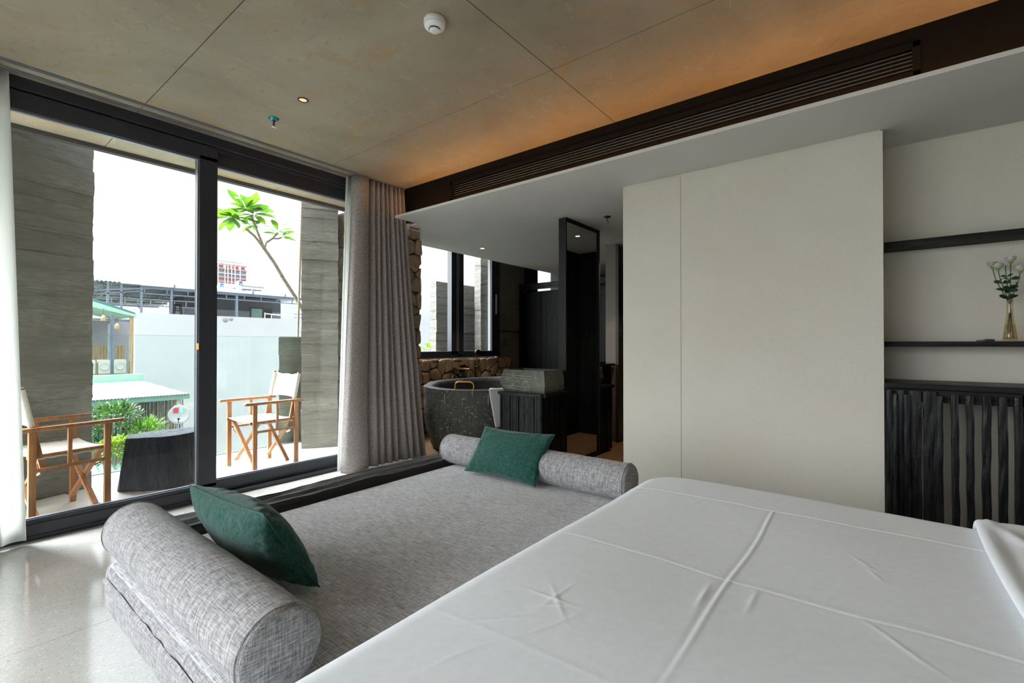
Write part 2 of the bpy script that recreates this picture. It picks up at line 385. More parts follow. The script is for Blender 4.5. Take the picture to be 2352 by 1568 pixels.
def soft_box(hx, hy, hz, R, r, ax, ay, az, disp=None):
    """closed box surface, plan corners rounded by R and rims rolled by r; ax, ay, az sample coordinates"""
    faces = []
    def f(a, b, fn):
        A, B = np.meshgrid(a, b, indexing='ij'); P = fn(A, B); n0, n1 = A.shape
        idx = np.arange(n0*n1).reshape(n0, n1)
        Q = np.stack([idx[:-1, :-1], idx[:-1, 1:], idx[1:, 1:], idx[1:, :-1]], -1).reshape(-1, 4)
        faces.append((P.reshape(-1, 3), Q))
    for sg in (-1, 1):
        f(ax, ay, lambda A, B: np.stack([A, B, np.full_like(A, sg*hz)], -1))
        f(ax, az, lambda A, B: np.stack([A, np.full_like(A, sg*hy), B], -1))
        f(ay, az, lambda A, B: np.stack([np.full_like(A, sg*hx), A, B], -1))
    V = np.concatenate([p for p, _ in faces]); off = np.cumsum([0]+[len(p) for p, _ in faces])
    F = np.concatenate([q+o for (_, q), o in zip(faces, off)])
    key = np.round(V*1e5).astype(np.int64)
    _, first, inv = np.unique(key, axis=0, return_index=True, return_inverse=True)
    V = V[first]; F = inv.reshape(-1)[F]
    inner = np.stack([np.clip(V[:, 0], -(hx-R), hx-R), np.clip(V[:, 1], -(hy-R), hy-R)], -1)
    d = V[:, :2]-inner; mx = np.abs(d).max(1); ln = np.hypot(d[:, 0], d[:, 1])
    k = np.where(ln > 1e-9, mx/np.maximum(ln, 1e-9), 1); d = d*k[:, None]; ln = mx
    t = np.maximum(0, ln-(R-r)); w = np.maximum(0, np.abs(V[:, 2])-(hz-r))
    hyp = np.hypot(t, w); m = np.where(hyp > 1e-9, np.maximum(t, w)/np.maximum(hyp, 1e-9), 1)
    t2, w2 = t*m, w*m
    nl = np.where(t > 0, R-r+t2, ln)
    d = d*np.where(ln > 1e-9, nl/np.maximum(ln, 1e-9), 1)[:, None]
    out = np.empty_like(V); out[:, :2] = inner+d
    out[:, 2] = np.where(w > 0, np.sign(V[:, 2])*(hz-r+w2), V[:, 2])
    if disp: out = disp(out)
    return out, F
def axis_samples(h, r, n, nr=6):
    return np.unique(np.round(np.concatenate([np.linspace(-h, -h+r, nr), np.linspace(-h+r, h-r, n), np.linspace(h-r, h, nr)]), 6))

def voronoi_cells(w, h, n, jitter=.8, seed=1, aspect=1.):
    """polygons of an irregular tiling of [0,w]x[0,h]"""
    R = random.Random(seed); nx = max(1, int(round(math.sqrt(n*w/h/aspect)))); ny = max(1, int(round(n/nx)))
    pts = [((i+.5+R.uniform(-.5, .5)*jitter+(.5 if j % 2 else 0)*.6)*w/nx, (j+.5+R.uniform(-.5, .5)*jitter)*h/ny) for i in range(nx) for j in range(ny)]
    cells = []
    for a, p in enumerate(pts):
        poly = [(0, 0), (w, 0), (w, h), (0, h)]
        for b, q in enumerate(pts):
            if a == b or abs(p[0]-q[0]) > 3.2*w/nx or abs(p[1]-q[1]) > 3.2*h/ny: continue
            mx, my = (p[0]+q[0])/2, (p[1]+q[1])/2; nx_, ny_ = q[0]-p[0], q[1]-p[1]
            sd = [(x-mx)*nx_+(y-my)*ny_ for x, y in poly]; new = []
            for i in range(len(poly)):
                j = (i+1) % len(poly)
                if sd[i] <= 0: new.append(poly[i])
                if (sd[i] < 0) != (sd[j] < 0):
                    t = sd[i]/(sd[i]-sd[j]); new.append((poly[i][0]+t*(poly[j][0]-poly[i][0]), poly[i][1]+t*(poly[j][1]-poly[i][1])))
            poly = new
            if len(poly) < 3: break
        if len(poly) >= 3: cells.append(poly)
    return cells

def stones(mb, w, h, n, fn, seed=1, gap=.012, depth=.035, aspect=1., mi=0):
    """rounded stones over a w x h face; fn(u, v, d) places a point d in front of the face"""
    R = random.Random(seed)
    for poly in voronoi_cells(w, h, n, 1., seed, aspect):
        cx = sum(p[0] for p in poly)/len(poly); cy = sum(p[1] for p in poly)/len(poly)
        # resample outline and smooth it
        pts = []
        for i in range(len(poly)):
            a, b = poly[i], poly[(i+1) % len(poly)]
            L = math.dist(a, b); k = max(1, int(L/.03))
            pts += [(a[0]+(b[0]-a[0])*t/k, a[1]+(b[1]-a[1])*t/k) for t in range(k)]
        for _ in range(1):
            m = len(pts); pts = [((pts[i-1][0]+2*pts[i][0]+pts[(i+1) % m][0])/4, (pts[i-1][1]+2*pts[i][1]+pts[(i+1) % m][1])/4) for i in range(m)]
        rad = max(.01, sum(math.dist(p, (cx, cy)) for p in pts)/len(pts)); dd = depth*R.uniform(.7, 1.25); rings = []
        tx, ty = R.uniform(-.12, .12), R.uniform(-.12, .12)
        for sc, dp in ((1-gap/rad*.8, 0.), (1-gap/rad*.85, .72), (1-gap/rad*1.5, .93), (.55, 1.), (.12, .98)):
            ring = []
            for x, y in pts:
                u, v = cx+(x-cx)*sc, cy+(y-cy)*sc
                nz = mnoise.noise(Vector((u*9+seed*7, v*9, seed)))*.012
                ring.append(fn(u, v, -.02 if dp == 0. else dd*dp+nz*dp+(u-cx)*tx+(v-cy)*ty))
            rings.append(ring)
        mb.grid(rings, mi, True, loop=True); mb.add(rings[-1], [tuple(range(len(pts)))], mi, True)

def leafs(mb, o, d, L, W, droop=.2, fold=.15, n=7, roll=0.):
    """one blade from o along d"""
    d = Vector(d).normalized(); s = d.cross(Vector((0, 0, 1)));
    if s.length < .05: s = Vector((1, 0, 0))
    s.normalize(); nm = s.cross(d).normalized()
    if roll: q = Matrix.Rotation(roll, 3, d); s = q @ s; nm = q @ nm
    P = []
    for i in range(n):
        u = i/(n-1); w = W*math.sin(PI*min(1, u**1.25*.97+.03))**.75
        c = Vector(o)+d*L*u+Vector((0, 0, -droop*L*u*u))
        P.append([c-s*w+nm*fold*w, c, c+s*w+nm*fold*w])
    mb.grid(P)

# ------------------------------------------------------------------ camera
cam_d = bpy.data.cameras.new('camera'); cam = bpy.data.objects.new('camera', cam_d); COL.objects.link(cam)
cam_d.sensor_width = 36; cam_d.lens = 36*1082/2352; cam_d.clip_start = .02; cam_d.clip_end = 600
cam.location = (0, 0, 1.2); cam.rotation_euler = (math.radians(90.42), 0, math.atan2(854, 1082))
SC.camera = cam

XW = -4.10      # inner face of the sliding window
CZ = 2.825      # concrete ceiling
SZ = 2.455      # lowered ceiling

# ------------------------------------------------------------------ room shell
def shell():
    f = MB(); seams = [-5.0, .2, 5.]
    # terrazzo slabs with thin joints
    xs = [-4.0, -2.662, -1.2, .3, 1.8, 3.2]; ys = [-3.2, -1.6, .0, 1.6, 3.45]
    xs[0] = XW
    for a, b in zip(xs, xs[1:]): f.box(a+.001, b-.001, -3.2, 3.45, -.05, 0)
    f.box(XW, 3.2, -3.2, 3.45, -.08, -.004, 1)
    struct(f, 'floor', ['terrazzo', 'doorbrown'])
    b = MB().box(-5.05, 3.2, 3.45, 7.6, -.08, 0); struct(b, 'floor', 'planks')
    # cast ceiling in three bays, 5 mm joints
    c = MB(); yj = [-3.2, -.45, .953, 2.325, 3.19]; gx = [XW-.13, -1.535, 3.2]
    for y0, y1 in zip(yj, yj[1:]):
        for x0, x1 in zip(gx, gx[1:]):
            c.cbox(x0+.0022, x1-.0022, y0+.0022, y1-.0022, CZ, CZ+.1, .0015)
    for y0, y1 in zip(yj, yj[1:]): c.cbox(-5.0, XW-.13, y0+.0022, y1-.0022, CZ, CZ+.1, .0015, 2)  # balcony bays: paler copy of the concrete, bounced daylight put into its colour
    c.box(-5.0, 3.2, -3.2, 3.19, CZ+.006, CZ+.25, 1)
    c.box(-5.06, -5.0, -3.2, 3.19, CZ-.035, CZ+.25, 1)
    struct(c, 'ceiling', ['ceil', 'darkrender', 'ceil_lit'])
    # lowered gypsum ceiling with its thin front lip, stops short of the curtain pocket
    s = MB(); s.box(-3.787, 3.2, 2.93, 3.43, SZ, SZ+.014); s.box(-3.94, 3.2, 3.225, 3.43, SZ+.0005, SZ+.013)
    s.box(-4.57, 3.2, 3.43, 7.6, SZ, SZ+.014); s.box(-3.787, 3.2, 2.93, 2.942, SZ+.0142, SZ+.022)
    struct(s, 'ceiling', 'gypsum')
    struct(MB().box(-5.3, 3.2, 3.45, 7.6, SZ+.37, SZ+.45), 'ceiling', 'gypsum')
    # dark fascia above it
    fa = MB()
    fa.box(-3.93, -3.238, 3.158, 3.19, 2.47, CZ); fa.box(.154, 3.2, 3.158, 3.19, 2.47, CZ)
    fa.box(-3.238, .154, 3.158, 3.19, 2.735, CZ); fa.box(-3.238, .154, 3.158, 3.19, 2.47, 2.585)
    struct(fa, 'trim_1', 'fascia')
    # beige walls
    w = MB(); w.box(-1.62, -1.1672, 3.475, 3.60, 0, SZ-.008); w.box(-1.1632, .0, 3.475, 3.60, 0, SZ-.008)
    w.box(-1.61, -.01, 3.479, 3.84, 0, SZ); w.box(-.1, .0, 3.5, 3.84, 0, SZ-.008)
    struct(w, 'wall_back', 'plaster')
    struct(MB().box(-.05, 3.2, 3.84, 3.95, 0, SZ), 'wall_back', 'plaster')
    # right wall (headboard side) with a glazed opening
    r = MB(); r.box(3.2, 3.3, -3.2, 7.6, 0, 2.9)
    struct(r, 'wall_right', 'plaster')
    # unseen wall behind the camera; its glazed bays are added to brighten the room
    q = MB(); q.box(XW, .4, -3.3, -3.2, 0, .12); q.box(XW, .4, -3.3, -3.2, 2.65, 2.9)
    for x in (-4.1, -1.9, .3): q.box(x, x+.1, -3.3, -3.2, 0, 2.9)
    struct(q, 'trim_3', 'frame'); struct(MB().box(.4, 3.2, -3.3, -3.2, 0, 2.9), 'wall_front', 'plaster')
    # bathroom outer walls
    a = MB(); a.box(-5.05, -4.95, 5.95, 6.62, 0, 2.9); struct(a, 'wall_left', 'conccol')
    struct(MB().box(-5.05, 3.2, 7.6, 7.7, 0, 2.9), 'wall_back', 'dark')
    struct(MB().box(-5.05, -4.95, 6.62, 7.03, 0, 2.9), 'trim_2', 'frame')
    struct(MB().box(-5.05, -4.95, 7.03, 7.6, 0, 1.6), 'wall_left', 'conccol')
    # pale jamb and dark brown door leaf at the end of the passage
    struct(MB().box(-2.74, -2.60, 5.37, 5.50, 0, SZ), 'wall_right', 'pale')
    d = MB(); d.box(-2.60, -2.562, 5.36, 5.75, 0, SZ-.02); dr = struct(d, 'door_1', 'doorbrown')
    MB().cbox(-2.562, -2.548, 5.415, 5.455, 1.29, 1.42, .003).build('door_lock', 'plastic', dr)
    h = MB().cyl((-2.55, 5.435, 1.37), (-2.51, 5.435, 1.37), .009).bar((-2.515, 5.435, 1.37), (-2.515, 5.53, 1.37), .014, .02)
    h.build('door_handle', 'bronze', dr)
shell()

# ------------------------------------------------------------------ sliding window of the bedroom
def window_bed():
    w = thing('window_1', None, None, (XW, 1.5, 0)); w['kind'] = 'structure'
    X = 0.
    f = MB()   # fixed head and sill track (local x = 0 is the inner face)
    f.cbox(-.14, -.0, -4.6, 1.68, 2.752, CZ, .003); f.cbox(-.13, -.03, -4.6, 1.68, 2.735, 2.752, .002)
    f.cbox(-.14, -.0, -4.6, 1.68, -.01, .03, .003)
    f.build('outer_frame', 'frame', w)
    def sash(y0, y1, x0, x1, nm, stile=.125, last=None):
        s = MB(); last = stile if last is None else last
        s.cbox(x0, x1, y0, y1, 2.628, 2.742, .003); s.cbox(x0, x1, y0, y1, .028, .128, .003)
        s.cbox(x0, x1, y0, y0+stile, .1, 2.66, .003); s.cbox(x0, x1, y1-last, y1, .1, 2.66, .003)
        o = s.build(nm, 'frame', w)
        e = MB(); a, b = y0+stile, y1-last   # pale inner beads seen as a bright line
        e.box(x0+.012, x1-.018, a, b, .128, .134); e.box(x0+.012, x1-.018, a, b, 2.620, 2.628)
        e.box(x0+.012, x1-.018, b-.008, b, .134, 2.62); e.build('glazing_bead', 'frame2', o)
        g_ = MB().box((x0+x1)/2-.012, (x0+x1)/2-.006, a-.01, b+.01, .12, 2.635); g_.build('pane', 'glass', o)
        return o
    s1 = sash(-1.9, -.032, -.062, -.008, 'sash'); s2 = sash(-.15, 1.66, -.125, -.068, 'sash', .12)
    s3 = sash(-4.5, -1.85, -.125, -.068, 'sash')
    t = MB().box(-.006, -.001, -1.9, -.03, .098, .100); t.build('rail_groove', 'dark', s1)
    l = MB().cbox(-.010, -.004, -.172, -.160, 1.165, 1.212, .001); l.build('lock_light', 'orange', s1)
window_bed()

# stone cross wall between bedroom and bath
def stone_wall():
    m = MB(); m.box(-5.34, -3.985, 3.245, 3.40, 0, 2.82, 1)
    stones(m, 1.39, 2.82, 64, lambda u, v, d: (-5.36+u, 3.25-d*.8, v), 3, mi=0)          # face to the balcony
    stones(m, .20, 2.45, 26, lambda u, v, d: (-3.985+d, 3.215+u*1.02, v), 9, .010, .036, 1.0, mi=0)  # end towards the room
    stones(m, .2, 2.82, 18, lambda u, v, d: (-5.33-d, 3.22+u, v), 5, mi=0)
    stones(m, 1.31, 2.45, 52, lambda u, v, d: (-5.28+u, 3.40+d*.8, v), 6, mi=0)
    return struct(m, 'wall_left', ['stone', 'mortar'])
stone_wall()

# ------------------------------------------------------------------ bathroom window and low stone wall
def window_bath():
    X = -4.95
    w = thing('window_2', None, None, (X, 4.8, 0)); w['kind'] = 'structure'
    f = MB(); L = lambda y: y-4.8
    f.cbox(-.09, 0, L(3.42), L(5.95), 1.02, 1.108, .003); f.cbox(-.09, 0, L(3.42), L(5.95), 2.70, 2.82, .003)
    f.cbox(-.09, 0, L(5.75), L(5.95), 1.02, 2.8, .003); f.cbox(-.09, .03, L(4.965), L(5.07), 1.06, 2.8, .003)
    f.cbox(-.09, 0, L(4.85), L(4.97), 1.06, 2.8, .003); f.build('outer_frame', 'frame', w)
    for a, b, x0, x1, m_ in ((4.948, 4.965, -.02, .032, 'frame2'), (5.715, 5.732, -.02, .004, 'beadgrey'), (5.69, 5.698, -.02, .004, 'beadgrey')):
        MB().box(x0, x1, L(a), L(b), 1.108, 2.8).build('glazing_bead', m_, w)
    MB().cbox(.0, .025, L(5.833), L(5.850), 1.70, 2.02, .004).build('pull_handle', 'whitesteel', w)
    for a, b in ((3.42, 4.86), (5.06, 5.76)): MB().box(-.05, -.044, L(a), L(b), 1.1, 2.72).build('pane', 'glass', w)
    MB().box(-.05, -.044, L(7.03), L(7.6), 1.6, 2.82).build('pane', 'glass', w)
    m = MB(); m.box(-5.05, -4.90, 3.42, 6.12, 0, 1.0, 1)
    stones(m, 2.7, 1.0, 92, lambda u, v, d: (-4.905+d, 3.42+u, v), 21, .010, .03, 1.0)
    stones(m, 2.7, .16, 22, lambda u, v, d: (-5.03+v, 3.42+u, .985+d*.6), 23, .008, .02, 1.0)
    stones(m, .15, 1.0, 8, lambda u, v, d: (-5.03+u, 6.12+d, v), 25)
    struct(m, 'wall_left', ['stone', 'mortar'])
window_bath()

# ------------------------------------------------------------------ ceiling fittings
def fittings():
    for x, z in ((-3.912, 'front'), (-4.022, 'rear')):
        m = MB(); m.cbox(-.011, .011, -3.1, 1.55, -.012, 0, .002); m.box(-.004, .004, -3.1, 1.55, -.0125, -.011, 1)
        tag(m.build('curtain_track', ['zinc', 'dark'], loc=(x, 1.6, CZ)), 'slim grey ceiling track nearer the room, over the grey curtains' if z == 'front' else 'slim grey ceiling track nearer the glass, over the white sheers', 'curtain track')
    # smoke detector
    t = thing('smoke_detector', 'round white smoke detector on the concrete ceiling', 'smoke detector', (-1.755, 1.60, CZ))
    MB().lathe([(0, 0), (.052, 0), (.054, -.004), (.054, -.024), (.052, -.027), (0, -.027)], 40).build('base', 'white', t)
    b = MB().lathe([(.052, -.027), (.053, -.030), (.050, -.038), (.034, -.048), (.029, -.049), (.028, -.044), (0, -.044)], 40)
    b.build('dome', 'white', t)
    MB().lathe([(.0275, -.045), (.0275, -.052), (0, -.052)], 40).build('vent_slot', 'dark', t)
    c = MB().lathe([(.0, -.051), (.0255, -.051), (.0265, -.055), (.024, -.058), (0, -.058)], 40)
    for k in range(3):
        a = 2*PI*k/3+.5; c.bar((.026*math.cos(a), .026*math.sin(a), -.050), (.034*math.cos(a), .034*math.sin(a), -.046), .003, .012)
    c.build('cap', 'white', t)
    MB().box(-.008, .008, -.006, .006, -.0595, -.0578).build('sticker', 'canvas', t)
    # sprinklers
    def sprinkler(loc, label, cup, sc=1.):
        t = thing('sprinkler', label, 'sprinkler', loc)
        MB().lathe([(0, 0), (.034*sc, 0), (.035*sc, -.003), (.020*sc, -.014), (.008*sc, -.015), (0, -.015)], 32).build('escutcheon', cup, t)
        m = MB(); m.cyl((0, 0, -.012), (0, 0, -.024), .009*sc, 14)
        m.tube([(-.008*sc, 0, -.022), (-.013*sc, 0, -.034), (-.010*sc, 0, -.050), (0, 0, -.060)], .0022, 8)
        m.tube([(.008*sc, 0, -.022), (.013*sc, 0, -.034), (.010*sc, 0, -.050), (0, 0, -.060)], .0022, 8)
        m.build('frame', 'bronze', t)
        MB().cyl((0, 0, -.024), (0, 0, -.055), .0035, 10).build('bulb', 'red', t)
        d = MB(); d.lathe([(0, -.060), (.014, -.060), (.015, -.0625), (0, -.0635)], 20)
        for k in range(10):
            a = 2*PI*k/10; d.bar((.010*math.cos(a), .010*math.sin(a), -.062), (.020*math.cos(a), .020*math.sin(a), -.0635), .004, .0015)
        d.build('deflector', 'steel', t)
    sprinkler((-3.43, 1.586, CZ), 'ceiling sprinkler with a bright blue metal cup', 'teal')
    sprinkler((-2.115, 4.184, SZ), 'dark sprinkler head under the bathroom ceiling', 'dark')
    # recessed lights
    def downlight(loc, label, lit, rim, r=.036):
        t = thing('downlight', label, 'recessed light', loc)
        MB().lathe([(r*.70, .003), (r*.72, -.004), (r, -.004), (r*1.02, 0), (r*1.0, .002)], 36).build('trim_ring', rim, t)
        MB().lathe([(r*.71, -.0015), (r*.6, -.0012), (0, -.0008)], 30).build('lens', lit, t)
        return t
    downlight((-3.015, 1.584, CZ-.0005), 'small recessed ceiling light with a black rim', 'bulb', 'plastic', .034)
    downlight((-4.087, 4.558, SZ-.0005), 'lit downlight above the stone bathtub', 'lamp', 'white')
    downlight((-2.147, 4.724, SZ-.0005), 'lit downlight in front of the tall mirror, seen reflected in it', 'lamp', 'white')
    for i, (x, y, z, e) in enumerate(((-4.087, 4.558, SZ-.02, 14), (-2.147, 4.724, SZ-.02, 16))):
        l = bpy.data.lights.new('downlight_beam', 'SPOT'); l.energy = e; l.color = (1, .74, .46); l.spot_size = 1.5; l.shadow_soft_size = .03
        o = bpy.data.objects.new('downlight_beam', l); o.location = (x, y, z); COL.objects.link(o)
    # warm cove strip lying on the lowered ceiling behind its lip
    s = MB().box(-3.75, 3.1, 3.045, 3.055, SZ+.0145, SZ+.020)
    tag(s.build('led_strip', 'led'), 'warm light strip hidden in the cove over the lowered ceiling', 'light strip')
    # long grille in the fascia
    t = thing('air_grille', 'long black air grille let into the dark fascia', 'air grille', (-1.54, 3.158, 2.66))
    f = MB(); f.cbox(-1.70, 1.694, -.008, .012, .060, .090, .002); f.cbox(-1.70, 1.694, -.008, .012, -.090, -.060, .002)
    f.cbox(-1.70, -1.672, -.008, .012, -.09, .09, .002); f.cbox(1.662, 1.694, -.008, .012, -.09, .09, .002); f.build('frame', 'fascia', t)
    MB().box(-1.69, 1.69, .05, .06, -.08, .08).box(-1.69, -1.68, .013, .05, -.08, .08).box(1.68, 1.69, .013, .05, -.08, .08).box(-1.68, 1.68, .013, .05, .07, .08).box(-1.68, 1.68, .013, .05, -.08, -.07).build('duct', 'dark', t)
    for k in range(5):
        MB().box(-1.672, 1.662, .0, .016, -.0025, .0025, mtx=Matrix.Translation((0, .004, -.042+k*.021)) @ Matrix.Rotation(.5, 4, 'X')).build('slat', 'dark', t)
    for x in (-3.094, -1.874, -1.239, -.625, .039): MB().box(x+1.54-.002, x+1.54+.002, .018, .024, -.06, .06).build('mullion', 'plastic', t)
fittings()

# ------------------------------------------------------------------ curtains
def curtain(name, label, m, y0t, y1t, y0b, y1b, xc, amp, folds, zt=2.81, zb=.02, seed=1, group=None, xb=None, first=0.):
    R = random.Random(seed); n = folds*14+1; rows = 26
    ph = [R.uniform(-.25, .25) for _ in range(folds+2)]; am = [R.uniform(.7, 1.15) for _ in range(folds+2)]
    P = []
    for r in range(rows):
        t = r/(rows-1); z = zt+(zb-zt)*t; row = []
        for i in range(n):
            u = i/(n-1); uu = u
            if first: uu = (u+first*math.sin(PI*u)*.5*(1-u)) if False else u
            k = u*folds; ki = int(min(folds, k)); fr = k-ki
            a = am[ki]*(1-fr)+am[ki+1]*fr; p = ph[ki]*(1-fr)+ph[ki+1]*fr
            y = (y0t+(y1t-y0t)*uu)*(1-t)+(y0b+(y1b-y0b)*uu)*t
            s_ = math.sin(2*PI*k+p*(.3+t)); s_ = math.copysign(abs(s_)**.8, s_)
            x = xc+amp*a*s_*(.85+.15*t)+mnoise.noise(Vector((k*.7, t*2.2, seed)))*.012*t
            y += math.cos(2*PI*k+p)*.35*(y1t-y0t)/folds*.35
            if xb is not None: x += (xb-xc)*max(0, u-.55)/.45*min(1, t*3)
            row.append((x, y, z))
        P.append(row)
    mb = MB().grid(P)
    o = mb.build(name, m)
    sd = o.modifiers.new('thick', 'SOLIDIFY'); sd.thickness = .0025
    return tag(o, label, 'curtain', group)
# first broad fold then tight pleats
def grey_right():
    # corner points of the pleats (y at top), x swings between front and back
    yt = [2.585, 2.60, 2.66, 2.725, 2.735, 2.745, 2.775, 2.80, 2.805, 2.83, 2.85, 2.855, 2.88, 2.90, 2.905, 2.93, 2.945, 2.95, 2.98, 3.00, 3.005, 3.03, 3.045, 3.05, 3.075, 3.09, 3.10, 3.135]
    xt = [-4.00, -3.93, -3.90, -3.925, -3.985, -3.99, -3.92, -3.935, -3.99, -3.915, -3.935, -3.985, -3.905, -3.93, -3.985, -3.91, -3.93, -3.98, -3.90, -3.925, -3.975, -3.90, -3.925, -3.97, -3.895, -3.92, -3.965, -3.90]
    yb = [2.47+(y-2.585)*(3.40-2.47)/(3.135-2.585) for y in yt]
    xb = [x+.01 if y < 3.0 else x+.045 for x, y in zip(xt, yt)]
    def spline(A, n=8):
        out = []
        for i in range(len(A)-1):
            p0, p1, p2, p3 = A[max(0, i-1)], A[i], A[i+1], A[min(len(A)-1, i+2)]
            for k in range(n):
                t = k/n; out.append(.5*(2*p1+(p2-p0)*t+(2*p0-5*p1+4*p2-p3)*t*t+(3*p1-p0-3*p2+p3)*t**3))
        return out+[A[-1]]
    YT, XT, YB, XB = spline(yt), spline(xt), spline(yb), spline(xb); P = []
    for r in range(30):
        t = r/29; z = 2.812+(.015-2.812)*t; tt = t**1.15; row = []
        for i in range(len(YT)):
            w = mnoise.noise(Vector((i*.05, t*2.5, 3)))*.02*t
            row.append((XT[i]*(1-tt)+XB[i]*tt+w, YT[i]*(1-tt)+YB[i]*tt+w*.6, z))
        P.append(row)
    o = MB().grid(P).build('curtain', 'curtain'); sd = o.modifiers.new('thick', 'SOLIDIFY'); sd.thickness = .003
    tag(o, 'heavy grey curtain gathered in pleats between the sliding window and the stone wall', 'curtain')
grey_right()
curtain('sheer_curtain', 'white sheer curtain drawn back beside the gathered grey curtain', 'sheer', 2.535, 3.10, 2.45, 3.1, -4.030, .020, 8, 2.812, .02, 5)
curtain('curtain', 'grey curtain at the left edge of the photo, cut by the frame', 'curtain', -.60, .13, -.55, .285, -3.95, .035, 7, 2.812, .02, 8)
curtain('sheer_curtain', 'white sheer curtain hanging in front of the left canvas chair', 'sheer', -.5, .318, -.45, .405, -4.035, .020, 7, 2.812, .03, 11)

# ------------------------------------------------------------------ daybed
def daybed():
    t = thing('daybed', 'low grey upholstered daybed with a dark timber edge at the foot of the bed', 'daybed', (-1.59, 1.375, 0))
    hx, hy, hz, R, r = .645, .955, .0875, .075, .042
    def disp(V):
        k = np.clip((1-(V[:, 0]/hx)**2), 0, 1)*np.clip(1-(V[:, 1]/hy)**2, 0, 1)
        V[:, 2] += np.where(V[:, 2] > .03, .006*np.sqrt(k), 0)
        # puckered seam below the top edge
        side = np.abs(V[:, 2]-.052) < .010
        n = np.sin(V[:, 0]*38+np.sin(V[:, 0]*13)*2)*.0012
        V[:, 1] += np.where(side & (V[:, 1] < -hy+.05), n+.0015, 0)
        return V
    V, F = soft_box(hx, hy, hz, R, r, axis_samples(hx, R, 90, 10), axis_samples(hy, R, 60, 10), np.unique(np.round(np.concatenate([np.linspace(-hz, hz, 24)]), 6)), disp)
    V = V + np.array([0, 0, .3325])
    o = np_object('mattress', V, F, ['sofa_top_lit', 'sofa_x'], t)
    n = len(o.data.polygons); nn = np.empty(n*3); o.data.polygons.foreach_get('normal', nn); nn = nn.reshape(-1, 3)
    o.data.polygons.foreach_set('material_index', (np.abs(nn[:, 2]) < .75).astype(int).tolist())  # upward faces take a paler palette, light on the cloth put into colour
    # stitched flange running round the near end
    m = MB(); P = []
    for i in range(140):
        x = -hx+.085+(2*hx-.17)*i/139; w = .0018*math.sin(x*34+math.sin(x*11)*2)
        P.append([(x, -hy-.001+abs(w)*.5, .386+w), (x, -hy-.009, .380+w), (x, -hy-.009, .370+w), (x, -hy+.0005, .366+w)])
    m.grid(P); m.build('seam_flange', 'sofa_x', t)
    b = MB(); b.box(-.52, .60, -.72, .90, .10, .245); b.box(-.42, .5, -.6, .8, 0, .1); b.build('base', 'fascia', t)
    # rough timber edge on the window side
    n = 150; prof = 18; P = []
    for i in range(n+1):
        y = -.775+1.71*i/n; row = []
        wz = mnoise.noise(Vector((y*2.2, 0, 3)))*.010; wx = mnoise.noise(Vector((y*1.7, 5, 1)))*.022
        x0, x1, z0, z1 = -.825+wx, -.658, .30, .457+wz
        sec = []
        for k in range(7): sec.append((x0+(x1-x0)*k/6, z1, 1))
        for k in range(1, 4): sec.append((x1, z1+(z0-z1)*k/3, .3))
        for k in range(1, 5): sec.append((x1+(x0-x1)*k/4, z0, .2))
        for k in range(1, 4): sec.append((x0, z0+(z1-z0)*k/3, .8))
        for x, z, a in sec:
            q = Vector((x*26, y*3.0, z*26)); d = mnoise.noise(q)*.006+abs(mnoise.noise(q*2.3))*-.007
            cut = max(0, mnoise.noise(Vector((x*40, y*1.6, 7)))-.32)*-.06
            row.append((x+d*.3*a, y, z+(d+cut)*a))
        P.append(row)
    m = MB().grid(P, 0, False, loop=True); m.add(P[0], [tuple(range(len(P[0])))]); m.add(P[-1], [tuple(range(len(P[-1])))])
    m.build('timber_edge', 'beam', t)
    return t
daybed()

def bolster(label, x0, x1, yc, zc, r, bend=0.):
    L = x1-x0; P = []; n = 56; e = .022
    prof = [(0, .001), (r*.5, .0), (r*.86, .002), (r*.93, .006), (r*.972, .012), (r*.985, .0165), (r*1.0, .0185), (r*.992, .026)]
    prof += [(r*(1+.008*math.sin(k*1.7)), .04+(L-.08)*k/26) for k in range(27)]
    prof += [(a, L-b) for a, b in reversed(prof[:8])]
    for a, h in prof:
        row = []
        for k in range(n):
            t = 2*PI*k/n; rr = a*(1+.012*mnoise.noise(Vector((h*5, math.cos(t)*1.5, math.sin(t)*1.5+zc))))
            z = rr*math.sin(t); z = max(z, -r*.955)
            row.append((-L/2+h, rr*math.cos(t)+bend*math.sin(PI*h/L), z))
        P.append(row)
    o = MB().grid(P, 0, True, loop=True).build('bolster', ['sofa_x', 'sofa_c'], loc=((x0+x1)/2, yc, zc))
    for p in o.data.polygons:
        if abs(p.normal.x) > .75: p.material_index = 1
    tag(o, label, 'bolster')
    for h in (.0185, L-.0185): MB().tube([(-L/2+h, r*1.0*math.cos(a), max(-r*.955, r*1.0*math.sin(a))) for a in np.linspace(0, 2*PI, 49)[:-1]], .0022, 6, close=True).build('seam_piping', 'sofa_x', o)
bolster('fat grey bolster at the near end of the daybed, by the window', -2.20, -1.045, .510, .519, .0965)
bolster('grey bolster at the far end of the daybed, towards the bathroom', -2.29, -.985, 2.215, .5145, .0925)

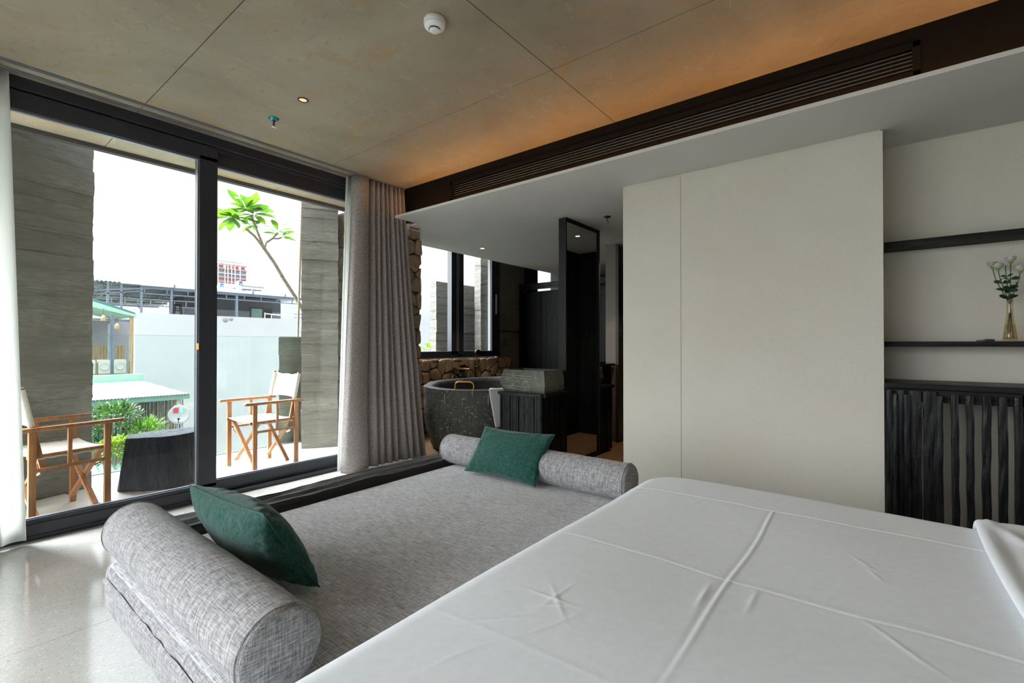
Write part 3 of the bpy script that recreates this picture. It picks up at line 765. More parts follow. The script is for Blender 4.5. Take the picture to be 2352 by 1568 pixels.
def cushion(label, w, h, T, corners, seed=1, dent=0.):
    """corners: world points BL, BR, TR, TL of the seam outline"""
    BL, BR, TR, TL = [Vector(p) for p in corners]; nrm = ((BR-BL).cross(TL-BL)).normalized()
    n = 46; c0 = (BL+BR+TR+TL)/4
    def P(u, v, sgn):
        # outline pulled in along the sides, corners stay pointed
        uu = u*(1-.075*(1-abs(v)**2.2)) ; vv = v*(1-.085*(1-abs(u)**2.2))
        a, b = (uu+1)/2, (vv+1)/2
        p = BL*(1-a)*(1-b)+BR*a*(1-b)+TR*a*b+TL*(1-a)*b
        th = T*(max(0, 1-u*u)**.42)*(max(0, 1-v*v)**.42)
        edge = (1-abs(u))*(1-abs(v))
        wr = mnoise.noise(Vector((u*9+seed, v*2.2, sgn*3)))*.5+mnoise.noise(Vector((u*2.2, v*9+seed, sgn*5)))*.5
        near = min(1-abs(u), 1-abs(v)); th += wr*.016*math.exp(-((near-.13)/.13)**2)*(1 if edge > 0 else 0)
        th += mnoise.noise(Vector((u*2+seed, v*2, 1)))*.006*min(1, edge*4)
        th += -dent*math.exp(-((u-.9)**2+(v-.9)**2)/.06)
        if edge <= 1e-6: th = 0
        return p+nrm*th*sgn-c0
    m = MB(); g_ = [2*i/n-1 for i in range(n+1)]; g_ = [math.copysign(abs(x)**.8, x) for x in g_]
    for sg in (-1, 1): m.grid([[P(u, v, sg) for v in g_] for u in g_])
    bm_o = m.build('cushion', 'green', loc=c0)
    bm = bmesh.new(); bm.from_mesh(bm_o.data); bmesh.ops.remove_doubles(bm, verts=bm.verts, dist=1e-5); bmesh.ops.recalc_face_normals(bm, faces=bm.faces); bm.to_mesh(bm_o.data); bm.free()
    s = MB(); ring = [P(u, -1, 1) for u in g_]+[P(1, v, 1) for v in g_[1:]]+[P(u, 1, 1) for u in reversed(g_[:-1])]+[P(-1, v, 1) for v in reversed(g_[1:-1])]
    s.tube(ring, .0022, 6, close=True); s.build('seam', 'green', bm_o)
    return tag(bm_o, label, 'cushion')
cushion('dark green cushion leaning on the near bolster, seen from its end', .5, .3, .082,
        [(-1.93, .765, .445), (-1.40, .795, .437), (-1.425, .635, .705), (-1.945, .610, .700)], 3, .01)
cushion('dark green cushion propped flat against the far bolster', .52, .3, .060,
        [(-2.005, 2.075, .437), (-1.475, 2.075, .435), (-1.455, 2.235, .695), (-1.965, 2.215, .693)], 8)

# ------------------------------------------------------------------ bed
def bed():
    x0, x1, y0, y1, zt = -.905, 1.15, .15, 2.225, .602
    t = thing('bed', 'large bed under a smooth white cover filling the foreground', 'bed', ((x0+x1)/2, (y0+y1)/2, 0))
    hx, hy, hz = (x1-x0)/2, (y1-y0)/2, .17; R, r = .17, .10
    cx, cy = (x0+x1)/2, (y0+y1)/2
    def ridge(d, w): return np.exp(-(d/w)**2)
    def disp(V):
        X, Y = V[:, 0]+cx, V[:, 1]+cy
        top = V[:, 2] > hz-.08
        dz = np.zeros(len(V))
        wob = .004*np.sin(X*7)+.003*np.sin(X*23)
        dz += .0013*ridge(Y-(1.93+.02*X+wob), .005)-.0007*ridge(Y-(1.918+.02*X+wob), .005)
        dz += .0008*ridge(Y-(1.300+wob), .0045)-.0006*ridge(Y-(1.290+wob), .0045)+.0004*ridge(Y-(1.312+wob), .0045)
        dz += .0004*ridge(Y-(1.62+wob), .005)+.0004*ridge(Y-(.78+.05*X), .006)
        dz += (.0022*ridge(X-(-.309+.004*np.sin(Y*9)), .0048)-.0010*ridge(X-(-.320+.004*np.sin(Y*9)), .005))*np.clip((1.93-Y)*20, 0, 1)*np.clip((Y-.7)*2, 0, 1)
        s1 = ridge((X+.345)+(Y-1.24)*.05, .006)*ridge(Y-1.17, .06)+.7*ridge(X+.245, .006)*ridge(Y-1.22, .05); dz += .0026*s1
        # little star of wrinkles
        for ang, ln, cxx, cyy in ((.2, .10, -.62, .93), (.9, .07, -.60, .90), (1.7, .11, -.61, .95), (2.5, .12, -.60, .93), (1.2, .3, -.60, .75), (.9, .25, -.67, .78), (2.4, .09, -.05, 1.62), (2.2, .07, -.02, 1.55), (2.45, .16, .02, 1.22), (2.5, .12, .17, 1.02)):
            dx, dy = X-cxx, Y-cyy; a = dx*math.cos(ang)+dy*math.sin(ang); b = -dx*math.sin(ang)+dy*math.cos(ang)+.012*np.sin(a*16)
            dz += .0013*ridge(b, .005)*ridge(a, ln*.6)
        nz = np.array([mnoise.noise(Vector((x*1.6, y*1.6, 2)))*.010 for x, y in zip(X, Y)])
        dz += nz
        # softly sagging towards the foot
        dz -= .012*np.clip((-.55-X)/.35, 0, 1)**2
        V[:, 2] += np.where(top, dz, 0)
        return V
    V, F = soft_box(hx, hy, hz, R, r, axis_samples(hx, R, 440, 24), axis_samples(hy, R, 400, 24), np.unique(np.round(np.linspace(-hz, hz, 30), 6)), disp)
    V = V+np.array([0, 0, zt-hz]); np_object('cover', V, F, 'linen', t)
    MB().cbox(-hx+.05, hx-.02, -hy+.05, hy-.05, .12, .30, .02).build('base', 'fascia', t)
    for a in (-1, 1):
        for b in (-1, 1): MB().box(a*(hx-.16)-.04, a*(hx-.16)+.04, b*(hy-.16)-.04, b*(hy-.16)+.04, 0, .13).build('leg', 'fascia', t)
    return t
bed()

def folded_sheet():
    """turned-back upper sheet lying across the head half of the bed"""
    nx, ny = 90, 150; P = []
    prof = []
    for k in range(13):   # rolled edge
        a = PI*k/12; prof.append((-.020*math.sin(a), .002+.014*(1-math.cos(a))))
    for k in range(1, nx): prof.append((.80*k/nx, .031))
    for j in range(ny+1):
        y = .35+(2.245-.35)*j/ny; xe = .262+.020*math.sin(y*2.6)+.05*max(0, 1.2-y)
        row = []
        ye = min(1, max(0, (2.245-y)/.03)); edge = 1-(1-ye)**2
        for i, (dx, dz) in enumerate(prof):
            x = xe+dx; wr = 0
            if i > 12:
                q = min(1, dx*9)
                wr = (mnoise.noise(Vector((x*4.5+y*2.0, y*3.2-x*2.5, 4)))*.026+mnoise.noise(Vector((x*12, y*9+x*6, 9)))*.008)*q
                wr += .012*math.exp(-((dx-.07-.05*math.sin(y*8))/.022)**2)-.012*math.exp(-((dx-.03)/.02)**2)
            z = .606+(dz+wr*.6)*max(.15, edge)-.02*(1-edge)*1.2
            z -= max(0, y-2.13)**2*6.5
            row.append((x, y, z))
        P.append(row)
    o = MB().grid(P).build('sheet', 'linen')
    tag(o, 'turned-back white sheet with a rolled edge on the right side of the bed', 'sheet')
folded_sheet()

# ------------------------------------------------------------------ console, shelves, vase
def console():
    t = thing('console_cabinet', 'long black timber console with upright slats standing in the wall niche', 'console', (0, 3.43, 0))
    MB().cbox(.006, 2.4, -.005, .405, .955, .985, .006).build('top', 'blackx', t)
    for z0, z1 in ((.885, .952), (.08, .14)): MB().cbox(.012, 2.4, .022, .045, z0, z1, .004).build('rail', 'blackx', t)
    def board(x0, x1, y0, y1, z1, seed, z0=.06, rough=.002):
        R = random.Random(seed); P = []; n = 34
        for i in range(n+1):
            z = z0+(z1-z0)*i/n; row = []
            w = mnoise.noise(Vector((seed*3.1, z*5, 0)))*rough*1.6
            for a, b in ((x0, y0), (x0*.75+x1*.25, y0-.001), ((x0+x1)/2, y0-.0015), (x0*.25+x1*.75, y0-.001), (x1, y0), (x1, y1), (x0, y1)):
                d = mnoise.noise(Vector((a*60, z*8, seed)))*rough; row.append((a+w+d, b+d*1.5, z))
            P.append(row)
        mb = MB().grid(P, 0, False, loop=True); mb.add(P[-1], [tuple(range(7))]); mb.add(P[0], [tuple(range(7))]); return mb
    def door(bs, nm, rough=.002):
        o = None
        for k, (a, b, rise) in enumerate(bs):
            mb = board(a, b, -.0 if not rise else -.018, .022, .945 if not rise else .925, k+int(a*90), rough=rough)
            if o is None: acc = mb
            else: acc.add(mb.v, mb.f, 0, False)
            o = 1
        return acc.build(nm, 'blackv', t)
    door([(.012, .040, 0), (.040, .058, 1), (.058, .088, 0), (.088, .112, 1), (.112, .161, 0)], 'door')
    d2 = door([(.168, .222, 0), (.222, .248, 1)], 'door')
    MB().cyl((.165, -.004, .80), (.165, -.004, .86), .003).build('hinge', 'plastic', d2)
    for k, (a, b) in enumerate(((.281, .310), (.340, .368), (.399, .430), (.459, .491), (.516, .544), (.575, .606), (.64, .67), (.70, .73))):
        board(a, b, -.012, .02, .935, 40+k, rough=.0028).build('slat', 'blackv', t)
    MB().cbox(.545, .574, .022, .045, .06, .95, .003).build('post', 'blackv', t); MB().cbox(1.2, 2.4, .0, .022, .06, .95, .003).build('door', 'blackv', t)
    def shelf(label, y0, z0, z1, ln=2.2, sd=1):
        P = []; n = 60
        for i in range(n+1):
            x = .004+ln*i/n; row = []
            for y, z in ((y0, z0), (y0+.006, z0-.002), (3.838, z0), (3.838, z1), (y0+.006, z1), (y0, z1), (y0-.003, (z0+z1)/2)):
                d = mnoise.noise(Vector((x*9, y*30, z*30+sd)))*.0022; row.append((x-.0, y+(d if y < 3.8 else 0), z+d*.6))
            P.append(row)
        m = MB().grid(P, 0, False, loop=True); m.add(P[0], [tuple(range(7))]); m.add(P[-1], [tuple(range(7))])
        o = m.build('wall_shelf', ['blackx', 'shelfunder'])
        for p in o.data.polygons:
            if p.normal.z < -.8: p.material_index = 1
        return tag(o, label, 'shelf')
    shelf('upper black timber shelf in the wall niche, nothing on it', 3.645, 1.787, 1.822, sd=3)
    shelf('lower black timber shelf carrying the flower vase', 3.60, 1.192, 1.220, sd=9)
    # vase
    v = thing('flower_vase', 'slender clear glass vase with water on the lower shelf', 'vase', (.541, 3.70, 1.2205))
    MB().lathe([(0, .004), (.026, .004), (.030, .010), (.0285, .03), (.024, .07), (.018, .11), (.014, .15), (.0125, .19), (.014, .224), (.0152, .228),
                (.0135, .226), (.0118, .19), (.0130, .15), (.0165, .11), (.0225, .07), (.027, .03), (.0275, .012), (0, .010)], 36).build('glass_body', 'clear', v)
    MB().lathe([(0, .011), (.0268, .013), (.0262, .03), (.0222, .07), (.0195, .090), (0, .090)], 30).build('water', 'clear', v)
    # three eustoma stems
    def flower(nm, label, x, y, h, seed, bud=False, lean=(0, 0)):
        R = random.Random(seed); f = thing('white_eustoma', label, 'flower', (.541, 3.70, 1.2205))
        pts = [(lean[0]*-.012, 0, .015), (0, 0, .20), (x*.35, y*.4, .26), (x*.8, y, .26+(h-.26)*.55), (x, y, h)]
        MB().tube(pts, [.0022, .0022, .002, .0018, .0022], 8).build('stem', 'sprig', f)
        m = MB()
        for k in range(3 if not bud else 5):
            z = .232+k*(h-.25)/(3.4 if not bud else 5.5); fr = min(1, max(0, (z-.2)/(h-.2))); a = R.uniform(0, 6.28)
            for sgn in (0, PI):
                d = Vector((math.cos(a+sgn), math.sin(a+sgn)*.7, .35+R.uniform(-.2, .4))).normalized(); L = R.uniform(.050, .068)*(1-.35*fr); o = Vector((x*fr, y*fr, z))
                leafs(m, o, d, L*.82, L*.20, .15, .15, 8, roll=R.uniform(.6, 1.4)*R.choice((-1, 1)))
        m.build('foliage', 'sprig', f)
        if bud: return f
        b = MB()
        for ring, (nn, r0, hh, fl) in enumerate(((4, .010, .036, -.25), (5, .017, .038, -.15), (6, .0225, .034, .02))):
            for k in range(nn):
                a = 2*PI*k/nn+ring*.6+R.uniform(-.25, .25); P = []
                for u in [i/7 for i in range(8)]:
                    row = []
                    for w in (-1, -.6, -.2, .2, .6, 1):
                        rr = r0*math.sin(min(1, .12+u*1.15)*PI/2)*(1+fl*u**4); aa = a+w*.72*math.sin(PI*(.22+.58*u)); zz = hh*u-.008*w*w*u**3-.004*max(0, u-.8)
                        row.append((x+rr*math.cos(aa), y+rr*math.sin(aa), h+zz+mnoise.noise(Vector((a*3, u*3, w+seed)))*.003*u))
                    P.append(row)
                b.grid(P)
        b.build('petals', 'petal', f)
        MB().lathe([(.002, -.008), (.006, -.004), (.011, .004), (.010, .006), (0, .002)], 12, c=(x, y, h)).build('calyx', 'calyx', f)
        return f
    flower('a', 'white flower hanging out furthest to the left of the vase', -.046, -.012, .395, 1, lean=(1, 0))
    flower('b', 'white flower standing highest above the vase', .006, .010, .430, 2)
    flower('c', 'white flower lowest on the right, cut by the photo edge', .038, -.014, .372, 3, lean=(-1, 0))
    flower('d', 'pale flower half hidden behind the left white flower', -.062, .03, .41, 5)
    flower('e', 'green stem without a bloom in the middle of the vase', -.016, 0, .415, 4, bud=True)
    r = thing('remote_control', 'black remote control lying on the lower shelf, left of the vase', 'remote control', (.452, 3.66, 1.2205))
    MB().cbox(-.018, .022, -.03, .06, 0, .011, .004).build('body', 'plastic', r)
    k = MB()
    for i in range(3):
        for j in range(4): k.cyl((-.008+i*.010, -.01+j*.016, .011), (-.008+i*.010, -.01+j*.016, .0125), .003, 8)
    k.build('button', 'greyp', r)
    tag(MB().cbox(-.018, .008, -.03, .05, 0, .008, .003).build('remote_control', 'greyp', loc=(.428, 3.68, 1.2205)), 'flatter grey remote half behind the black one on the lower shelf', 'remote control')
console()

# ------------------------------------------------------------------ bathroom
def ribs(mb, x0, x1, y0, y1, z0, z1, axis, seed, wmin=.016, wmax=.034, d=.012):
    """uneven upright battens along a face; axis 'x' faces -y, axis 'y' faces +x (or -x with d < 0)"""
    R = random.Random(seed); a, b = (x0, x1) if axis == 'x' else (y0, y1); p = a
    while p < b-.008:
        w = min(R.uniform(wmin, wmax), b-p); dd = d*R.uniform(.15, 1.)*(1 if R.random() > .3 else .1)
        if axis == 'x': mb.cbox(p, p+w-.003, y0-dd, y1, z0, z1-R.uniform(0, .004), .002)
        elif d > 0: mb.cbox(x0, x1+dd, p, p+w-.003, z0, z1, .002)
        else: mb.cbox(x0+dd, x1, p, p+w-.003, z0, z1, .002)
        p += w
def bathroom():
    # free-standing mirror partition
    t = thing('mirror_partition', 'floor-to-ceiling mirror in a black frame between the two washstands', 'mirror', (-2.484, 4.30, 0))
    m = MB(); m.cbox(-.042, .043, -.353, -.335, 0, SZ-.002, .002); m.cbox(-.042, .043, .325, .35, 0, SZ-.002, .002)
    m.cbox(-.042, .043, -.34, .33, 0, .045, .002); m.cbox(-.042, .043, -.34, .33, SZ-.03, SZ-.002, .002); m.box(-.03, .02, -.34, .33, .04, SZ-.02)
    m.build('frame', 'mframe', t); MB().box(.0205, .028, -.335, .326, .045, SZ-.03).build('mirror_glass', 'mirror', t)
    e = MB().box(.0432, .0445, .338, .342, .02, SZ-.02); e.build('edge_bead', 'frame2', t)
    # near washstand
    def stand(label, y0, y1, x0=-2.93, x1=-2.44, seed=1):
        t = thing('washstand', label, 'washstand', (0, 0, 0)); t.location = ((x0+x1)/2, (y0+y1)/2, 0)
        cx, cy = t.location.x, t.location.y
        hx, hy = (x1-x0)/2, (y1-y0)/2
        bm = bmesh.new(); bmesh.ops.create_cube(bm, size=1)
        for v in bm.verts: v.co = Vector((v.co.x*2*(hx+.04), v.co.y*2*(hy+.03), .7355+v.co.z*.03))
        ve = [e for e in bm.edges if abs((e.verts[0].co-e.verts[1].co).z) > .01]; bmesh.ops.bevel(bm, geom=ve, offset=.03, segments=5, affect='EDGES')
        bmesh.ops.bevel(bm, geom=[e for e in bm.edges if len(e.link_faces) == 2 and e.calc_face_angle(0) > 1], offset=.006, segments=2, affect='EDGES')
        MB().bm(bm).build('top', 'blackx', t)
        b = MB(); b.box(-hx+.02, hx-.02, -hy+.02, hy-.02, .02, .72)
        ribs(b, -hx, hx, -hy, -hy+.03, .03, .72, 'x', seed); ribs(b, hx-.03, hx, -hy, hy, .03, .72, 'y', seed+5)
        b.build('batten_front', 'blackv', t); return t
    stand('black slatted washstand in front of the stone bathtub', 3.53, 3.93, seed=3)
    stand('black slatted washstand beyond the tall mirror', 4.67, 4.93, seed=8)
    # basins
    def basin(nm, label, loc, hx, hy, h, ms, groove=True, seed=1):
        t = thing(nm, label, 'basin', loc); n = 26; P = []
        def side(ox, oy, inset=0):
            pts = []
            for k in range(4):
                a = [(-1, -1), (1, -1), (1, 1), (-1, 1)]; p, q = a[k], a[(k+1) % 4]
                for i in range(n): pts.append(((p[0]+(q[0]-p[0])*i/n)*(hx-inset)+ox, (p[1]+(q[1]-p[1])*i/n)*(hy-inset)+oy))
            return pts
        rows = [(0, .02), (.02, .006), (.05, 0), (h*.35, -.004), (h*.6, .0), (h*.85, .006), (h-.006, .010), (h, .014)]
        for z, ins in rows:
            row = []
            for i, (x, y) in enumerate(side(0, 0, ins)):
                d = mnoise.noise(Vector((x*14+seed, y*14, z*14)))*.010+mnoise.noise(Vector((x*40, y*40, z*40+seed)))*.004
                bulge = -.018*math.sin(PI*z/h) if x < -hx*.8 else 0
                row.append((x+d+bulge, y+d*.8, z+(0 if z > h-.01 else d*.3)))
            P.append(row)
        m = MB().grid(P, 0, False, loop=True); m.add(P[0], [tuple(range(4*n))]); m.build('outer_block', ms, t)
        I = [[(x, y, z) for x, y in side(0, 0, ins)] for z, ins in ((h, .014), (h-.002, .034), (h-.03, .04), (.05, .08), (.04, .12))]
        m = MB().grid(I, 0, False, loop=True); m.add(I[-1], [tuple(range(4*n))]); m.build('bowl', 'tubin', t)
        if groove:
            g_ = MB()
            for k in range(6):
                z = .035+k*.026; pts = [(-hx+.02+(hx*1.35)*i/24-(.02*k if i == 0 else 0)-.035*(6-k)/6*i/24, -hy-.0045+mnoise.noise(Vector((i*.9, k, 1)))*.003+.004, z-.012*i/24+mnoise.noise(Vector((i*.4, k, 5)))*.003) for i in range(25)]
                g_.tube(pts, [.0012+.0022*abs(mnoise.noise(Vector((i*.7, k*3, 2)))) for i in range(25)], 6)
            g_.build('chisel_groove', 'groove', t)
    basin('stone_basin', 'rough grey-green stone trough basin on the near washstand', (-2.675, 3.72, .7515), .25, .165, .212, 'basin')
    basin('stone_basin', 'brown stone basin half hidden behind the mirror edge', (-2.66, 4.79, .7515), .13, .11, .20, 'basin2', False, 9)
    # taller black cabinet at the end
    t = thing('tall_cabinet', 'black slatted cabinet with a raised top beside the passage wall', 'cabinet', (-2.82, 5.12, 0))
    b = MB(); ribs(b, .12, .18, -.17, .20, .02, .94, 'y', 33); b.box(-.18, .15, -.17, .20, .02, .94); ribs(b, -.18, .18, -.17, -.14, .02, .94, 'x', 31); b.build('batten_front', 'blackv', t)
    MB().cbox(-.20, .22, -.22, .23, .945, .972, .005).build('top', 'blackx', t)
    k = thing('tray', 'copper-edged black tray on top of the tall cabinet', 'tray', (-2.80, 5.06, .9725))
    MB().cbox(-.14, .16, -.12, .12, 0, .03, .006).build('body', 'plastic', k); MB().lathe([(.03, .031), (.10, .031), (.11, .040), (.105, .042), (.095, .035), (0, .034)], 30).build('dish', 'copper', k)
    # dark partition boards behind the tub
    t = thing('shower_screen', 'tall glossy black board partition at the back of the bathroom', 'partition', (-3.85, 6.45, 0))
    for a, b in ((-1.08, -.62), (-.615, .18), (.185, .70), (.705, 1.10)):
        m = MB(); ribs(m, a, b, 0, .035, .02, 2.10, 'x', int(a*100)+200, .10, .30, .004); m.build('board', 'blackm', t)
    MB().cbox(-1.08, 1.10, -.01, .04, 2.135, 2.235, .003).build('top_rail', 'blackx', t)
    for x in (-1.06, -.1, 1.08): MB().box(x-.02, x+.02, 0, .03, 2.08, 2.15).build('spacer', 'blackx', t)
    # built-in wardrobe that the mirror shows
    t = thing('wardrobe', 'black battened wardrobe wall facing the mirror, seen in its reflection', 'wardrobe', (-1.30, 4.70, 0))
    m = MB(); m.box(-.30, .6, -.85, .98, 0, SZ-.003); ribs(m, -.32, -.29, -.85, .95, .02, SZ-.005, 'y', 51, .03, .07, -.022)
    m.build('side_panel', 'blackm', t)
    m = MB(); m.box(-.62, -.3, .96, 1.04, 0, SZ-.003); ribs(m, -.62, -.32, .95, .97, .02, SZ-.005, 'x', 52, .03, .07, .02); m.build('return_panel', 'blackm', t)
bathroom()

def bathtub():
    zr = .72
    t = thing('stone_bathtub', 'freestanding bathtub carved from dark speckled stone', 'bathtub', (-3.85, 4.62, 0))
    outer = [(-4.42, 3.90), (-4.27, 3.72), (-4.05, 3.58), (-3.80, 3.515), (-3.58, 3.53), (-3.38, 3.64), (-3.22, 3.86), (-3.13, 4.15), (-3.10, 4.5), (-3.13, 4.9), (-3.22, 5.25), (-3.42, 5.52), (-3.72, 5.66), (-4.05, 5.68), (-4.38, 5.60), (-4.62, 5.40), (-4.76, 5.10), (-4.79, 4.75), (-4.76, 4.45), (-4.66, 4.20), (-4.55, 4.04)]
    n = 132
    def res(poly):
        m = len(poly); out = []
        for i in range(n):
            s = i*m/n; k = int(s); f = s-k; p0, p1, p2, p3 = poly[k-1], poly[k], poly[(k+1) % m], poly[(k+2) % m]
            out.append(tuple(.5*(2*b+(c-a)*f+(2*a-5*b+4*c-d)*f*f+(3*b-a-3*c+d)*f**3) for a, b, c, d in zip(p0, p1, p2, p3)))
        return out
    base = [(x+3.85, y-4.62) for x, y in res(outer)]
    P = []
    for i in range(34):
        z = zr*i/33; f = z/zr
        sc = .865+.135*math.sin(min(1, f*1.25)*PI/2)**.8; row = []
        for x, y in base:
            a = mnoise.noise(Vector((x*2.2, y*2.2, z*2.5)))*.030*(1-f*.7)+mnoise.noise(Vector((x*9, y*9, z*9)))*.010*(1-f*.6)
            if i == 33: a *= .4
            k = sc+a; zz = z+(mnoise.noise(Vector((x*4, y*4, 0)))*.03 if i == 0 else 0)
            row.append((x*k, y*k, max(0, zz)))
        P.append(row)
    m = MB().grid(P, 0, True, loop=True); m.add(P[0], [tuple(range(n))]); m.build('outer_shell', 'tub', t)
    I = []
    for z, s_ in ((zr, 1.0), (zr+.004, .985), (zr+.003, .90), (zr-.006, .880), (zr-.06, .86), (.4, .82), (.22, .74), (.16, .6), (.15, .3)):
        I.append([(x*s_, y*s_+(1-s_)*.0, z) for x, y in base])
    I[0] = P[-1]
    m = MB().grid(I, 0, True, loop=True); m.add(I[-1], [tuple(range(n))]); m.build('rim_and_bowl', 'tubin', t)
    # split-face chisel marks as small raised chips
    c = MB(); R = random.Random(4)
    for k in range(1500):
        i = R.randrange(0, n); zi = R.uniform(.10, .60); band = round(zi/.032)*.032+R.uniform(-.004, .004)
        fi = band/zr*33; k0 = int(fi); 
        if k0 >= 32: continue
        p = Vector(P[k0][i])*(1-(fi-k0))+Vector(P[k0+1][i])*(fi-k0); o = p+Vector((p.x, p.y, 0)).normalized()*.001
        r = R.uniform(.0018, .0042); q = Vector((-p.y, p.x, 0)).normalized()
        c.add([o-q*r*1.6, o-Vector((0, 0, r)), o+q*r*1.6, o+Vector((0, 0, r)), o+Vector((p.x, p.y, 0)).normalized()*.003], [(0, 1, 4), (1, 2, 4), (2, 3, 4), (3, 0, 4)])
    for i in (9, 13, 22, 35, 37, 127):
        p, q = Vector(P[31][i]), Vector(P[26][i]); d = Vector((p.x, p.y, 0)).normalized()*.002; c.bar(p+d, q+d, .009, .004)
    c.build('chisel_mark', 'groove', t)
    h = MB(); A, B = Vector((.20, -1.015, zr+.002)), Vector((.52, -.855, zr+.002)); A, B = Vector((.23, -1.02, zr)), Vector((.42, -.93, zr))
    up = Vector((0, 0, .085)); d = (B-A).normalized()
    h.tube([A, A+up*.6, A+up*.88+d*.012, A+up+d*.04, B+up-d*.04, B+up*.88-d*.012, B+up*.6, B], .0095, 14)
    for p in (A, B): h.lathe([(0, .006), (.020, .006), (.021, .0), (.0, .0)], 20, c=p)
    h.build('grab_handle', 'brass', t)
    # towel over the rim
    P2 = []
    for j in range(26):
        u = j/25; row = []
        for i in range(30):
            s = i/29
            # from inside the bowl over the rim and down the outer side
            if s < .3: a = s/.3; k, z = .80+.12*a, zr-.12*(1-a)**1.5+.014
            elif s < .45: a = (s-.3)/.15; k, z = .92+.10*a, zr+.016-.004*a
            else: a = (s-.45)/.55; k, z = 1.02+.02*min(1, a*4)+.01*math.sin(a*3), zr+.010-.40*a
            bi = 35.2+u*8+3.0*max(0, s-.45); b0 = int(bi) % n; b1 = (b0+1) % n; f = bi-int(bi)
            x = base[b0][0]*(1-f)+base[b1][0]*f; y = base[b0][1]*(1-f)+base[b1][1]*f
            row.append((x*k+3.85*0, y*k, z+mnoise.noise(Vector((u*5, s*5, 0)))*.006))
        P2.append(row)
    o = MB().grid(P2).build('towel', 'towel', loc=(-3.85, 4.62, 0)); sd = o.modifiers.new('thick', 'SOLIDIFY'); sd.thickness = .008
    tag(o, 'white towel hung over the bathtub rim behind the washstand', 'towel')
    # wall-mounted filler and hand shower
    f = thing('bath_filler', 'bronze spout with a round wall plate over the bathtub', 'tap', (-4.86, 5.0, .86))
    MB().cyl((-.03, .0, 0), (.02, .0, 0), .052, 32).cyl((.02, .0, 0), (.05, 0, 0), .018, 20).build('wall_plate', 'bronze', f)
    MB().cbox(.0, .30, -.19, -.155, -.012, .012, .003).cbox(-.02, .02, -.19, .0, -.012, .012, .003).build('spout', 'brass', f)
    s = thing('hand_shower', 'bronze hand shower standing on its upright bar', 'shower', (-4.78, 5.22, 0))
    MB().cyl((0, 0, .76), (0, 0, 1.03), .010, 14).build('bar', 'brass', s)
    MB().cyl((0, -.055, .87), (0, .03, .87), .008, 12).cyl((-.06, 0, .87), (.02, 0, .87), .012, 12).cyl((0, -.055, .72), (0, -.055, .88), .005, 10).build('bracket', 'bronze', s)
    mt = Matrix.Translation((.01, .0, 1.075)) @ Matrix.Rotation(PI/2, 4, 'Y') @ Matrix.Rotation(.25, 4, 'X')
    MB().lathe([(0, -.012), (.05, -.012), (.056, -.006), (.056, .010), (.050, .014), (0, .014)], 36, mtx=mt).build('shower_head', 'bronze', s)
    k = thing('soap_dish', 'small black tray on the far rim of the bathtub', 'tray', (-4.40, 5.555, .728))
    MB().cbox(-.11, .11, -.04, .04, 0, .018, .005).build('body', 'plastic', k)
    # towel bar and switch on the concrete wall
    b = thing('towel_bar', 'dark bronze towel bar on the board-marked wall by the window', 'towel bar', (-4.90, 6.28, 1.42))
    MB().bar((0, -.32, 0), (0, .36, 0), .018, .022).build('bar', 'bronze', b); MB().cyl((-.05, -.31, 0), (.0, -.31, 0), .013).build('mount', 'brass', b); MB().cyl((-.05, .30, -.03), (.0, .30, -.03), .012).build('mount', 'brass', b)
    b = thing('wall_switch', 'grey switch plate on the concrete wall below the towel bar', 'switch', (-4.948, 6.06, 1.235))
    MB().cbox(0, .008, -.035, .035, -.05, .05, .002).build('plate', 'steel', b)
    for z in (-.03, 0, .03): MB().cbox(.008, .011, -.018, .018, z-.012, z+.012, .001).build('button', 'greyp', b)
bathtub()

# ------------------------------------------------------------------ balcony
def board_block(A, B, nrm, th, z0, z1, seed=1, n=14, amp=.006, face=.0045):
    """concrete block cast against rough boards: each course stands a little proud of the next"""
    R = random.Random(seed); A, B, N = Vector((*A, 0)), Vector((*B, 0)), Vector((*nrm, 0)).normalized(); d = (B-A).normalized()
    mb = MB(); z = z0; rows = []
    while z < z1:
        h = min(R.uniform(.10, .22), z1-z); o = R.uniform(-face, face); e0, e1 = R.uniform(-amp, amp), R.uniform(-amp, amp); tilt = R.uniform(-.006, .006)
        k = max(2, int(h/.03))
        rows.append((z+.001, o+.005, e0, e1, tilt)); rows.append((z+.003, o, e0, e1, tilt))
        for i in range(1, k+1): rows.append((z+h*i/k-(.0015 if i == k else 0), o, e0, e1, tilt))
        z += h
    P = []
    for zz, o, e0, e1, tilt in rows:
        row = []
        def pt(s, depth, edge=0):
            w = mnoise.noise(Vector((s*6+seed, zz*22, depth*4)))*amp*.9
            p = A+d*(s)+N*(depth); q = mnoise.noise(Vector((zz*14, seed, edge)))*amp*1.2*abs(edge)
            return (p.x+d.x*q-N.x*(o+w), p.y+d.y*q-N.y*(o+w), zz+tilt*(s-.2)*0)
        L = (B-A).length
        for i in range(n+1): row.append(pt(e0*(i == 0)+L*i/n+e1*(i == n), 0, -1 if i == 0 else (1 if i == n else 0)))
        row.append(pt(L+e1, th, 1)); row.append(pt(e0, th, -1)); P.append(row)
    mb.grid(P, 0, False, loop=True); mb.add(P[-1], [tuple(range(n+3))]); mb.add(P[0], [tuple(range(n+3))])
    return mb
